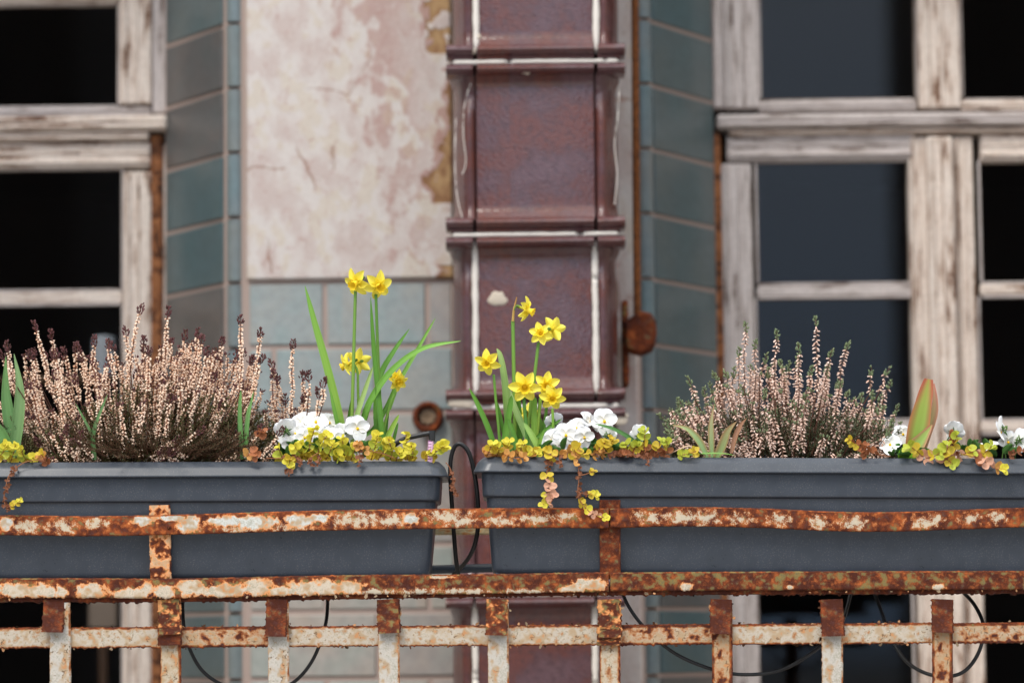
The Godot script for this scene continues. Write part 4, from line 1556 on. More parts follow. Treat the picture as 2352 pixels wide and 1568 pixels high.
func build_heathers() -> void:
	var h := thing("heather_plant", "big heather with cream bead flowers and dark purple tips in the left box", "heather", "heathers in the flower boxes")
	var tall := [[16, 782, 0.06], [75, 735, 0.11], [120, 757, 0.10], [165, 785, 0.07], [185, 783, 0.07], [215, 770, 0.07], [245, 778, 0.07], [262, 782, 0.07], [300, 748, 0.10], [312, 695, 0.105], [385, 702, 0.12], [325, 770, 0.08], [346, 792, 0.07], [421, 757, 0.09], [455, 752, 0.09], [466, 768, 0.09], [512, 772, 0.09], [560, 724, 0.12], [604, 753, 0.12], [558, 812, 0.08], [582, 820, 0.08], [600, 810, 0.07], [480, 795, 0.08], [120, 850, 0.07], [60, 870, 0.08], [130, 800, 0.09]]
	heather(h, true, Vector2(320, 1052), tall, [[0, 800], [60, 800], [120, 790], [180, 800], [260, 800], [300, 790], [400, 770], [470, 780], [560, 800], [620, 830], [650, 890]], -10, 645, 205,
		func(x): return 1050.0 if x < 210 or x > 540 else 930.0 + 20.0 * sin(x * 0.05), -0.175, -0.030, 1200, [[-10, 960], [100, 950], [200, 920], [300, 870], [400, 880], [500, 900], [600, 930], [645, 980]], [lin(62, 82, 40), lin(104, 88, 56)])
	# shoots that hang forward over the rim
	var hang := thing("heather_sprays", "low brown heather sprays hanging over the rim in the middle of the left box", "heather", "heathers in the flower boxes")
	var m: Material = mats.heather_bells
	for q in [[400, 1035, 465, 985], [345, 1050, 405, 1005], [352, 1062, 388, 1040], [430, 1050, 330, 1020], [150, 1040, 160, 965], [175, 1052, 190, 985], [215, 1052, 165, 1000], [420, 1070, 370, 1046], [560, 1050, 600, 985], [600, 1052, 640, 1000]]:
		var a := at(q[0], q[1], -0.03)
		var e := at(q[2], q[3], -0.02)
		obj("flower_spike", shared.spikes_left[rng.randi_range(0, 5)], m, hang, Transform3D(grow_to(e - a, rf(0, TAU)), a))
	var list := []
	for k in 4:
		list.append(sprig_mesh(0.05 + 0.006 * k, 1700 + k * 11, lin(58, 60, 34), lin(104, 74, 54)))
	for k in 110:
		var x := rf(230, 520)
		var p := at(x, rf(1030, 1056), rf(-0.045, -0.018))
		var dir := Vector3((x - 345) * 0.010 + rf(-0.4, 0.4), rf(-0.12, 0.25) + (0.5 if x < 290 or x > 430 else rf(0.0, 0.5)), rf(0.2, 0.7))
		obj("needle_shoot", list[k % 4], mats.heather_needles, hang, Transform3D(grow_to(dir, rf(0, TAU)), p))
	var s := thing("heather_plant", "sparse heather with few thin shoots between the big heather and the white violas", "heather", "heathers in the flower boxes")
	heather(s, true, Vector2(655, 1045), [[676, 780, 0.12], [700, 852, 0.09], [712, 850, 0.06], [742, 865, 0.045], [640, 862, 0.10], [655, 905, 0.06], [632, 820, 0.10], [668, 935, 0.06], [690, 900, 0.07], [735, 890, 0.045], [620, 850, 0.10]], [[600, 900], [740, 930]], 612, 690, 14,
		func(_x): return 1030.0, -0.13, -0.04, 60, [[600, 960], [700, 985]], [lin(62, 82, 40), lin(104, 88, 56)])
	var r := thing("heather_plant", "heather with pale pink bells and green tips in the right box", "heather", "heathers in the flower boxes")
	tall = [[1584, 862, 0.045], [1634, 855, 0.08], [1630, 915, 0.06], [1711, 742, 0.105], [1735, 780, 0.10], [1700, 795, 0.09], [1786, 756, 0.10], [1758, 845, 0.075], [1817, 820, 0.09], [1838, 790, 0.09], [1882, 724, 0.12], [1907, 800, 0.09], [1936, 780, 0.09], [1860, 835, 0.08], [1886, 835, 0.08], [1922, 870, 0.09], [1952, 890, 0.08], [2003, 840, 0.045], [2042, 840, 0.045], [2036, 870, 0.06], [2030, 905, 0.06], [2018, 900, 0.06], [1560, 910, 0.06], [1540, 960, 0.05], [1600, 920, 0.07], [1668, 845, 0.08], [1680, 850, 0.08], [2060, 930, 0.05], [2064, 965, 0.05], [2050, 985, 0.045], [2010, 930, 0.06], [1985, 900, 0.06], [1530, 985, 0.045], [1550, 1000, 0.045]]
	heather(r, false, Vector2(1800, 1046), tall, [[1520, 935], [1560, 915], [1640, 870], [1690, 820], [1740, 810], [1830, 830], [1900, 830], [1950, 890], [2040, 930], [2070, 960]], 1526, 2066, 190,
		func(x): return 1000.0 if x < 1640 else (1035.0 if x < 1720 else (990.0 if x < 1850 else 1040.0)), -0.17, -0.030, 950, [[1520, 985], [1640, 950], [1720, 925], [1850, 920], [1980, 945], [2070, 985]], [lin(58, 70, 52), lin(94, 102, 70)])

# ---------------------------------------------------------------- bulbs: leaves and flowers
func blade_mesh(pts: Array, widths: Array, facing: Vector3, fold: float, k0: Color, k1: Color, k_edge = null) -> ArrayMesh:
	var b := Buf.new()
	var rows := []
	var cols := []
	var n := pts.size()
	for i in n:
		var t: Vector3 = (pts[mini(i + 1, n - 1)] - pts[maxi(i - 1, 0)]).normalized()
		var s := t.cross(facing).normalized()
		var up := s.cross(t).normalized()
		var f := float(i) / (n - 1)
		var fi := f * (widths.size() - 1)
		var wi: float = lerpf(widths[int(fi)], widths[mini(int(fi) + 1, widths.size() - 1)], fi - int(fi))
		var row := []
		var crow := []
		for j in 7:
			var q := j / 3.0 - 1.0
			var c := k0.lerp(k1, f)
			if k_edge != null:
				c = c.lerp(k_edge, clampf(absf(q) * 1.2 - 0.45 + maxf(0.0, f - 0.72) * 2.4, 0, 0.9))
			row.append(pts[i] + s * wi * q - up * fold * wi * (1.0 - q * q))
			crow.append(c * (1.0 - 0.16 * (j % 2) + (0.10 if j == 3 else 0.0)))
		rows.append(row)
		cols.append(crow)
	b.grid(rows, [], cols)
	return b.mesh()

func leaf_px(parent: Node, called: String, list: Array, wide: float, z0: float, z1: float, facing: Vector3, fold: float, k0: Color, k1: Color, k_edge = null, shape := [0.75, 0.95, 1.0, 0.95, 0.85, 0.6, 0.06]) -> void:
	var m := leaf_mat("bulb_leaf", Color.WHITE, 0.42, 0.45, true)
	var ws := []
	for q in shape:
		ws.append(q * wide * unit(z0) / 2)
	obj(called, blade_mesh(px_curve(list, z0, z1, 6), ws, facing, fold, k0, k1, k_edge), m, parent)

func petal_mesh(length: float, wide: float, point: float, cup: float, k0: Color, k1: Color, seed_: int, back := 0.0) -> ArrayMesh:
	# petal in its own axes: grows along +y, its face looks along +z
	var b := Buf.new()
	var r := RandomNumberGenerator.new()
	r.seed = seed_
	var twist := r.randf_range(-0.3, 0.3)
	var rows := []
	var cols := []
	for i in 10:
		var f := i / 9.0
		var w := wide * pow(sin(PI * clampf(lerpf(0.10, 1.0, pow(f, 0.9)), 0, 1) * 0.98), point) * 0.5 + 0.0003
		var row := []
		var crow := []
		for j in 7:
			var q := j / 3.0 - 1.0
			row.append(Vector3(q * w, length * f, cup * length * (q * q * 0.6 * w / wide * 2.0) - back * length * f * f + twist * q * w * f * 0.6 + 0.0006 * sin(j * 2.1 + i * 0.9)))
			crow.append(k0.lerp(k1, f).lerp(k1 * 0.92, 0.3 * (j % 2)))
		rows.append(row)
		cols.append(crow)
	b.grid(rows, [], cols)
	return b.mesh()

func daffodil_flower(parent: Node, p: Vector3, dir: Vector3, scale_: float, roll: float, swept := 0.0) -> void:
	var m := leaf_mat("daffodil_petal", Color.WHITE, 0.5, 0.6, true)
	if not shared.has("daffodil_petals"):
		var list := []
		for k in 4:
			list.append(petal_mesh(0.0205, 0.0135, 0.75, 0.35, lin(255, 234, 62), lin(255, 243, 104), 2000 + k, 0.08 * k))
		shared.daffodil_petals = list
		var b := Buf.new()
		var rows := []
		var cols := []
		for i in 9:
			var f := i / 8.0
			var row := []
			var crow := []
			for j in 25:
				var an := TAU * j / 24
				var rad := lerpf(0.0036, 0.0058, f) + (0.0014 + 0.0008 * sin(an * 7.0)) * smoothstep(0.7, 1.0, f)
				row.append(Vector3(cos(an) * rad, sin(an) * rad, 0.0135 * f + (0.0007 * sin(an * 9.0) if i == 8 else 0.0)))
				crow.append(lin(255, 236, 90).lerp(lin(254, 220, 44), f))
			rows.append(row)
			cols.append(crow)
		for i in 3:
			var row := []
			var crow := []
			for j in 25:
				var an := TAU * j / 24
				row.append(Vector3(cos(an), sin(an), 0) * [0.0036, 0.002, 0.0][i] + Vector3(0, 0, 0.002))
				crow.append(lin(250, 214, 40))
			rows.push_front(row)
			cols.push_front(crow)
		rows.reverse()
		cols.reverse()
		b.grid(rows, [], cols)
		shared.daffodil_trumpet = b.mesh()
		b = Buf.new()
		b.tube([Vector3(0, 0, -0.019), Vector3(0, 0, -0.014), Vector3(0, 0, -0.011), Vector3(0, 0, 0.001)], [0.0022, 0.0030, 0.0018, 0.0034], 9, [lin(96, 128, 50), lin(110, 140, 56), lin(190, 190, 60), lin(245, 210, 50)])
		shared.daffodil_neck = b.mesh()
	var fl := obj("flower", shared.daffodil_neck, m, parent, Transform3D(turn_to(dir, roll).scaled_local(Vector3.ONE * scale_ * 0.95), p))
	for k in 6:
		var lift := (0.0006 if k % 2 else -0.0006)
		var bs := Basis(Vector3.BACK, TAU * k / 6.0 + rf(-0.08, 0.08)) * Basis(Vector3.RIGHT, rf(-0.15, 0.15) - swept)
		obj("petal", shared.daffodil_petals[rng.randi_range(0, 3)], m, fl, Transform3D(bs, Vector3(0, 0, lift) + bs.y * 0.0022))
	obj("trumpet", shared.daffodil_trumpet, m, fl)

func stem_px(parent: Node, list: Array, z: float, r0: float, r1: float, k0: Color, k1: Color, called := "stem") -> void:
	var b := Buf.new()
	var pts := px_curve(list, z, z, 6)
	var rr := []
	var kk := []
	for i in pts.size():
		rr.append(lerpf(r0, r1, float(i) / (pts.size() - 1)))
		kk.append(k0.lerp(k1, float(i) / (pts.size() - 1)))
	b.tube(pts, rr, 8, kk)
	obj(called, b.mesh(), leaf_mat("bulb_leaf", Color.WHITE, 0.42, 0.45, true), parent)

func build_daffodils() -> void:
	var g0 := lin(146, 182, 74)
	var g1 := lin(126, 176, 76)
	var g2 := lin(104, 156, 58)
	var gd := lin(92, 142, 52)
	var front := Vector3(0.15, 0.1, 1)
	var grp := "daffodils in the flower boxes"
	var sc := 1.0
	# left clump
	var a := thing("daffodil", "tallest left daffodil, its flower tipped to the left, left box", "daffodil", grp)
	stem_px(a, [[806, 1050], [808, 960], [812, 820], [816, 668]], -0.085, 0.0030, 0.0025, lin(146, 180, 76), lin(112, 154, 70))
	daffodil_flower(a, at(819, 648, -0.080), Vector3(-0.55, -0.50, 0.75), 1.12, 0.3)
	leaf_px(a, "leaf", [[796, 1050], [780, 960], [750, 840], [722, 740], [700, 656]], 19, -0.07, -0.05, front, 0.25, g0, g1)
	leaf_px(a, "leaf", [[776, 1040], [775, 960], [770, 900], [763, 868]], 12, -0.09, -0.1, front, 0.3, gd, g1)
	leaf_px(a, "leaf", [[782, 1020], [775, 975], [765, 930], [758, 895]], 10, -0.06, -0.05, front, 0.3, gd, g1)
	var c := thing("daffodil", "tall left box daffodil whose flower faces right beside the tallest one", "daffodil", grp)
	stem_px(c, [[878, 1050], [874, 960], [868, 820], [863, 676]], -0.08, 0.0029, 0.0023, lin(140, 176, 72), lin(88, 136, 56))
	daffodil_flower(c, at(868, 655, -0.074), Vector3(0.35, -0.45, 0.85), 1.12, -0.15)
	leaf_px(c, "leaf", [[880, 1050], [874, 960], [864, 860], [856, 770], [851, 683]], 13, -0.062, -0.06, front, 0.3, gd, gd)
	leaf_px(c, "leaf", [[866, 1010], [864, 930], [874, 860], [905, 805], [940, 755]], 15, -0.09, -0.1, Vector3(-0.3, 0.2, 1), 0.3, g2, gd)
	leaf_px(c, "leaf", [[828, 985], [850, 920], [900, 850], [970, 800], [1058, 783]], 17, -0.075, -0.03, Vector3(-0.2, 0.5, 1), 0.3, g2, g1)
	leaf_px(c, "leaf", [[894, 940], [915, 880], [960, 800], [1000, 730]], 10, -0.11, -0.12, front, 0.3, g1, g1)
	leaf_px(c, "leaf", [[880, 1040], [890, 1005], [904, 975], [916, 952]], 13, -0.05, -0.05, front, 0.3, g0, g0)
	leaf_px(c, "leaf", [[838, 1000], [862, 980], [890, 930], [912, 880], [930, 850]], 11, -0.095, -0.1, front, 0.3, gd, g1)
	var d := thing("daffodil", "short left box daffodil with two flowers turned away from the camera", "daffodil", grp)
	stem_px(d, [[826, 1040], [824, 960], [822, 900], [821, 856], [814, 838]], -0.10, 0.0024, 0.0018, g0, g1)
	daffodil_flower(d, at(799, 836, -0.095), Vector3(-0.8, -0.35, -0.25), 0.95, 0.4)
	daffodil_flower(d, at(824, 830, -0.105), Vector3(-0.35, 0.05, -0.9), 1.0, 0.1)
	leaf_px(d, "leaf", [[800, 1050], [818, 960], [840, 890], [858, 838]], 12, -0.06, -0.07, front, 0.3, lin(160, 190, 110), lin(160, 186, 110))
	leaf_px(d, "leaf", [[812, 1040], [832, 980], [848, 930], [865, 895]], 12, -0.07, -0.07, front, 0.3, g2, g1)
	leaf_px(d, "leaf", [[790, 1030], [800, 970], [806, 930], [811, 905]], 9, -0.11, -0.11, front, 0.3, gd, gd)
	var e := thing("daffodil", "short left box daffodil with one ragged flower at the lower right", "daffodil", grp)
	stem_px(e, [[870, 1045], [882, 980], [896, 930], [906, 905]], -0.09, 0.0024, 0.0018, g0, g1)
	daffodil_flower(e, at(911, 874, -0.085), Vector3(0.55, -0.5, 0.6), 0.82, 0.2, -0.5)
	daffodil_flower(e, at(908, 868, -0.088), Vector3(0.45, -0.2, 0.6), 0.72, 0.7, -0.3)
	leaf_px(e, "leaf", [[884, 1040], [886, 990], [890, 950], [893, 925]], 8, -0.1, -0.1, front, 0.3, gd, gd)
	leaf_px(e, "leaf", [[900, 1030], [905, 1005], [910, 985], [914, 970]], 8, -0.06, -0.06, front, 0.3, gd, gd)
	# right clump
	var f := thing("daffodil", "right box daffodil with a nodding side view flower and a brown papery sheath", "daffodil", grp)
	stem_px(f, [[1182, 1045], [1182, 950], [1180, 850], [1178, 736]], -0.09, 0.0036, 0.0027, lin(140, 178, 74), lin(110, 156, 66))
	stem_px(f, [[1178, 738], [1180, 712], [1184, 695], [1187, 682]], -0.088, 0.0022, 0.0008, lin(190, 160, 90), lin(170, 120, 66), "papery_sheath")
	stem_px(f, [[1181, 712], [1185, 703], [1192, 703]], -0.086, 0.0011, 0.0012, lin(104, 136, 60), lin(104, 136, 60))
	daffodil_flower(f, at(1209, 711, -0.084), Vector3(0.85, -0.38, 0.28), 0.98, 0.2, 0.15)
	leaf_px(f, "leaf", [[1172, 1045], [1166, 960], [1160, 880], [1150, 820], [1141, 800]], 17, -0.075, -0.09, front, 0.25, lin(96, 138, 58), lin(158, 184, 112))
	var h := thing("daffodil", "right box daffodil with two overlapping flowers, upper right of its clump", "daffodil", grp)
	stem_px(h, [[1208, 1045], [1216, 960], [1227, 870], [1237, 786]], -0.085, 0.0032, 0.0024, lin(150, 184, 78), lin(104, 150, 66))
	daffodil_flower(h, at(1269, 756, -0.088), Vector3(0.35, 0.05, -0.9), 1.02, 0.5)
	daffodil_flower(h, at(1242, 766, -0.076), Vector3(-0.10, 0.02, 1), 0.9, 0.25)
	leaf_px(h, "leaf", [[1225, 1045], [1226, 990], [1228, 930], [1230, 912]], 14, -0.07, -0.07, front, 0.3, g0, g2)
	leaf_px(h, "leaf", [[1235, 1030], [1238, 960], [1240, 920], [1243, 900]], 8, -0.1, -0.1, front, 0.3, gd, gd)
	var i := thing("daffodil", "leftmost daffodil of the right box, flower before the white mortar joint", "daffodil", grp)
	stem_px(i, [[1150, 1045], [1145, 980], [1139, 920], [1134, 860]], -0.07, 0.0024, 0.0020, lin(116, 162, 66), lin(104, 150, 62))
	daffodil_flower(i, at(1120, 832, -0.064), Vector3(-0.22, -0.32, 0.9), 1.0, 0.12)
	leaf_px(i, "leaf", [[1142, 1045], [1122, 985], [1098, 930], [1078, 892]], 13, -0.06, -0.05, front, 0.3, gd, g2)
	leaf_px(i, "leaf", [[1152, 1045], [1164, 980], [1172, 930], [1175, 908]], 15, -0.05, -0.05, front, 0.3, g2, gd)
	leaf_px(i, "leaf", [[1165, 1030], [1156, 990], [1148, 950], [1142, 925]], 9, -0.09, -0.09, front, 0.3, gd, gd)
	leaf_px(i, "leaf", [[1150, 960], [1145, 940], [1140, 920]], 8, -0.1, -0.1, front, 0.3, gd, gd)
	var j := thing("daffodil", "right box daffodil with a wide flat front view flower at mid height", "daffodil", grp)
	stem_px(j, [[1214, 1045], [1210, 990], [1205, 940], [1203, 906]], -0.06, 0.0030, 0.0026, lin(88, 140, 60), lin(80, 128, 56))
	daffodil_flower(j, at(1205, 888, -0.052), Vector3(0.02, -0.30, 0.95), 1.2, 0.5)
	leaf_px(j, "leaf", [[1196, 1040], [1192, 960], [1188, 890], [1190, 862]], 14, -0.1, -0.1, front, 0.3, g2, gd)
	leaf_px(j, "leaf", [[1230, 1045], [1210, 1000], [1180, 930], [1165, 880]], 17, -0.06, -0.09, front, 0.3, lin(110, 152, 70), lin(160, 186, 120))
	leaf_px(j, "leaf", [[1245, 1045], [1222, 1000], [1203, 970]], 15, -0.04, -0.05, front, 0.3, g0, lin(140, 176, 96))
	leaf_px(j, "leaf", [[1190, 1045], [1178, 990], [1165, 960]], 12, -0.05, -0.05, front, 0.3, gd, gd)
	var k := thing("daffodil", "right box daffodil at the right of its clump, two flowers one above the other", "daffodil", grp)
	stem_px(k, [[1228, 1045], [1234, 990], [1238, 950], [1244, 905]], -0.075, 0.0034, 0.0024, lin(158, 190, 76), lin(140, 176, 70))
	stem_px(k, [[1271, 1045], [1271, 1000], [1270, 960], [1269, 938]], -0.05, 0.0024, 0.0020, lin(124, 168, 62), lin(124, 166, 62))
	daffodil_flower(k, at(1256, 884, -0.07), Vector3(-0.15, -0.2, 0.95), 1.02, -0.2)
	daffodil_flower(k, at(1269, 913, -0.055), Vector3(-0.02, -0.35, 0.9), 1.0, 0.35)
	leaf_px(k, "leaf", [[1232, 1005], [1255, 985], [1275, 972], [1290, 962]], 8, -0.055, -0.05, front, 0.3, gd, gd)
	leaf_px(k, "leaf", [[1258, 1030], [1245, 990], [1243, 960]], 11, -0.09, -0.09, front, 0.3, g0, g2)
	leaf_px(k, "leaf", [[1248, 990], [1254, 950], [1255, 925]], 8, -0.09, -0.09, front, 0.3, g2, gd)
	var l := thing("daffodil", "lowest daffodil of the right box, flower seen from behind under the others", "daffodil", grp)
	stem_px(l, [[1216, 1040], [1214, 1000], [1212, 960]], -0.10, 0.0024, 0.0018, g2, gd)
	daffodil_flower(l, at(1211, 952, -0.098), Vector3(0.1, -0.25, -0.9), 0.98, 0.15, -0.35)
	leaf_px(l, "leaf", [[1236, 1050], [1240, 1015], [1250, 985]], 10, -0.04, -0.04, front, 0.3, g0, g2)

func build_tulip_leaves() -> void:
	var blue := lin(112, 152, 92)
	var pale := lin(146, 176, 122)
	var shape := [0.62, 0.86, 1.0, 1.0, 0.88, 0.62, 0.30, 0.04]
	var t := thing("tulip_shoot", "pair of broad green tulip leaves at the far left of the left box", "tulip shoot", "tulip shoots in the flower boxes")
	leaf_px(t, "leaf", [[30, 1055], [40, 970], [44, 890], [31, 812]], 28, -0.045, -0.04, Vector3(0.5, 0, 1), 0.5, blue, pale, null, shape)
	leaf_px(t, "leaf", [[34, 1055], [22, 980], [12, 900], [12, 818]], 30, -0.055, -0.06, Vector3(-0.2, 0, 1), 0.4, lin(96, 140, 86), blue, null, shape)
	leaf_px(t, "leaf", [[24, 1060], [12, 1020], [-4, 985], [-14, 960]], 30, -0.04, -0.04, Vector3(0.3, 0.2, 1), 0.4, lin(92, 140, 70), blue, null, shape)
	var s := thing("tulip_shoot", "two thin curved green leaves in front of the big heather", "tulip shoot", "tulip shoots in the flower boxes")
	leaf_px(s, "leaf", [[216, 1056], [212, 1010], [220, 970], [246, 905]], 10, -0.028, -0.02, Vector3(0.2, 0, 1), 0.4, gcol(92, 128, 78), gcol(112, 152, 96))
	leaf_px(s, "leaf", [[218, 1056], [214, 1015], [204, 985], [172, 925]], 8, -0.026, -0.02, Vector3(-0.2, 0, 1), 0.4, gcol(92, 128, 78), gcol(108, 146, 92))
	var s2 := thing("tulip_shoot", "three upright thin green leaves left of the white violas, left box", "tulip shoot", "tulip shoots in the flower boxes")
	leaf_px(s2, "leaf", [[556, 1054], [552, 1000], [550, 940], [553, 893]], 11, -0.03, -0.03, Vector3(0.2, 0, 1), 0.4, gcol(92, 140, 76), gcol(118, 162, 92))
	leaf_px(s2, "leaf", [[564, 1054], [566, 1000], [571, 950], [582, 898]], 9, -0.028, -0.03, Vector3(-0.2, 0, 1), 0.4, gcol(88, 136, 72), gcol(118, 162, 92))
	leaf_px(s2, "leaf", [[562, 1040], [564, 980], [570, 930]], 7, -0.035, -0.04, Vector3(0.2, 0, 1), 0.4, gcol(110, 150, 80), gcol(140, 176, 110))
	var s3 := thing("tulip_shoot", "star of short green leaves with brownish tips in front of the right heather", "tulip shoot", "tulip shoots in the flower boxes")
	var br := lin(176, 128, 92)
	leaf_px(s3, "leaf", [[1636, 1050], [1634, 1010], [1634, 970], [1640, 930]], 15, -0.03, -0.03, Vector3(-0.3, 0, 1), 0.4, lin(128, 164, 108), lin(180, 166, 126), br, shape)
	leaf_px(s3, "leaf", [[1626, 1052], [1608, 1015], [1580, 985], [1546, 976]], 20, -0.028, -0.02, Vector3(0.3, 0.5, 1), 0.4, lin(128, 164, 108), lin(168, 178, 122), br, shape)
	leaf_px(s3, "leaf", [[1645, 1052], [1658, 1025], [1672, 990], [1692, 968]], 24, -0.026, -0.015, Vector3(-0.6, 0.2, 1), 0.5, lin(118, 152, 92), lin(168, 150, 110), br, shape)
	leaf_px(s3, "leaf", [[1680, 1040], [1690, 1000], [1702, 975], [1716, 960]], 12, -0.02, -0.01, Vector3(0.3, 0.2, 1), 0.5, lin(160, 120, 96), lin(204, 152, 122), br, shape)
	leaf_px(s3, "leaf", [[1622, 1048], [1600, 1030], [1575, 1025], [1528, 1048]], 9, -0.02, -0.01, Vector3(0.1, 1, 0.6), 0.4, lin(190, 186, 160), lin(206, 170, 140), br, shape)
	leaf_px(s3, "leaf", [[1570, 1046], [1610, 1041], [1660, 1041], [1690, 1046]], 9, -0.02, -0.014, Vector3(0, 1, 0.5), 0.3, lin(96, 150, 70), lin(140, 176, 90), null, shape)
	var s4 := thing("tulip_shoot", "large folded tulip leaf with red edges and a pale tip in the right box", "tulip shoot", "tulip shoots in the flower boxes")
	var red := lin(192, 92, 80)
	leaf_px(s4, "leaf", [[2096, 1060], [2106, 1005], [2118, 945], [2134, 870]], 50, -0.04, -0.035, Vector3(-0.35, 0, 1), 0.35, lin(120, 158, 60), lin(160, 172, 84), red, [0.7, 0.85, 0.95, 1.0, 0.98, 0.82, 0.66, 0.4])
	leaf_px(s4, "leaf", [[2108, 1060], [2128, 1000], [2148, 940], [2146, 880]], 40, -0.046, -0.05, Vector3(0.9, 0, 1), 0.4, lin(136, 170, 80), lin(210, 160, 130), lin(216, 140, 122), [0.7, 0.8, 0.8, 0.75, 0.62, 0.4, 0.1])
	leaf_px(s4, "leaf", [[2088, 1062], [2098, 1035], [2120, 1005], [2142, 975]], 44, -0.034, -0.03, Vector3(-0.2, 0.2, 1), 0.3, lin(140, 182, 84), lin(160, 182, 98), lin(206, 120, 110), [0.8, 1.0, 0.95, 0.7, 0.4, 0.05])
	leaf_px(s4, "leaf", [[2076, 1060], [2084, 1045], [2096, 1032], [2110, 1030]], 40, -0.03, -0.026, Vector3(0.1, 0.3, 1), 0.2, lin(120, 176, 40), lin(130, 180, 52), null, shape)
	var s5 := thing("tulip_shoot", "single dark green leaf lying across the white violas of the right box", "tulip shoot", "tulip shoots in the flower boxes")
	leaf_px(s5, "leaf", [[1480, 1048], [1452, 1010], [1410, 985], [1366, 973]], 12, -0.03, -0.02, Vector3(-0.3, 0.8, 1), 0.35, gcol(70, 112, 60), gcol(84, 132, 66))

func gcol(r: int, g: int, b: int) -> Color:
	return lin(r, g, b)

# ---------------------------------------------------------------- violas
func viola_flower(parent: Node, p: Vector3, dir: Vector3, scale_: float, roll: float) -> void:
	var m := leaf_mat("viola_petal", Color.WHITE, 0.6, 0.2, true)
	if not shared.has("viola_petals"):
		var list := []
		for k in 4:
			list.append(petal_mesh([0.019, 0.0175, 0.0185, 0.018][k], [0.021, 0.017, 0.021, 0.019][k], 0.5, 0.25, lin(240, 238, 228), lin(246, 247, 250), 2100 + k, [0.16, 0.05, 0.1, 0.22][k]))
		shared.viola_petals = list
		var b := Buf.new()
		b.bead(Transform3D(Basis(Vector3.RIGHT, PI / 2), Vector3(0, -0.0006, 0.0022)), Vector3(0.0024, 0.0022, 0.0026), 9, lin(250, 190, 20), lin(252, 206, 30))
		b.tube([Vector3(0, 0.002, -0.001), Vector3(0, 0.005, -0.008)], [0.0014, 0.0008], 6, [lin(120, 150, 80)])
		for k in 5:
			var an := TAU * k / 5
			b.tube([Vector3(0, 0, -0.002), Vector3(cos(an) * 0.006, sin(an) * 0.006, -0.004), Vector3(cos(an) * 0.0095, sin(an) * 0.0095, -0.0035)], [0.0012, 0.0011, 0.0003], 4, [lin(70, 98, 52)])
		shared.viola_heart = b.mesh()
	var fl := obj("flower", shared.viola_heart, m, parent, Transform3D(turn_to(dir, roll).scaled_local(Vector3.ONE * scale_), p))
	for q in [[0.42, 0, -0.0018], [-0.42, 0, -0.0026], [1.42, 1, 0.0], [-1.42, 1, 0.0008], [PI, 2, 0.0014]]:
		var bs := Basis(Vector3.BACK, q[0] + rf(-0.1, 0.1)) * Basis(Vector3.RIGHT, rf(-0.12, 0.12))
		obj("petal", shared.viola_petals[rng.randi_range(0, 1) * 2 if q[1] == 0 else [1, 1, 2][q[1]]], m, fl, Transform3D(bs, Vector3(0, 0, q[2]) + bs.y * 0.001))

func viola(label: String, flowers: Array, leaves: Array) -> void:
	var v := thing("viola_plant", label, "viola", "white violas in the flower boxes")
	for q in flowers:
		var p := at(q[0], q[1], q[2])
		var dir := Vector3(q[3], q[4], q[5])
		viola_flower(v, p, dir, q[6], q[7])
		var b := Buf.new()
		var root := at(lerpf(q[0], flowers[0][0], 0.3), 1062, q[2] - 0.01)
		var back := p - dir.normalized() * 0.009
		b.tube(curve([root, root.lerp(back, 0.6) + Vector3(0, 0.004, -0.004), back + Vector3(0, 0.004, 0), back - Vector3(0, 0.001, 0)], 4), [0.0011, 0.0009], 6, [lin(96, 130, 62)])
		obj("stem", b.mesh(), mats.viola_petal, v)
	if not shared.has("viola_leaf"):
		shared.viola_leaf = petal_mesh(0.022, 0.012, 0.6, 0.4, lin(66, 104, 50), lin(78, 122, 58), 2200, 0.2)
	for q in leaves:
		obj("leaf", shared.viola_leaf, leaf_mat("viola_leaf", Color.WHITE, 0.5, 0.4, true), v, Transform3D(grow_to(Vector3(rf(-0.8, 0.8), rf(0.2, 1.0), rf(0.1, 0.8)), rf(-0.6, 0.6)), at(q[0], q[1], q[2])))

func scatter(x0: float, x1: float, y0: float, y1: float, z0: float, z1: float, n: int) -> Array:
	var out := []
	for k in n:
		out.append([rf(x0, x1), rf(y0, y1), rf(z0, z1)])
	return out

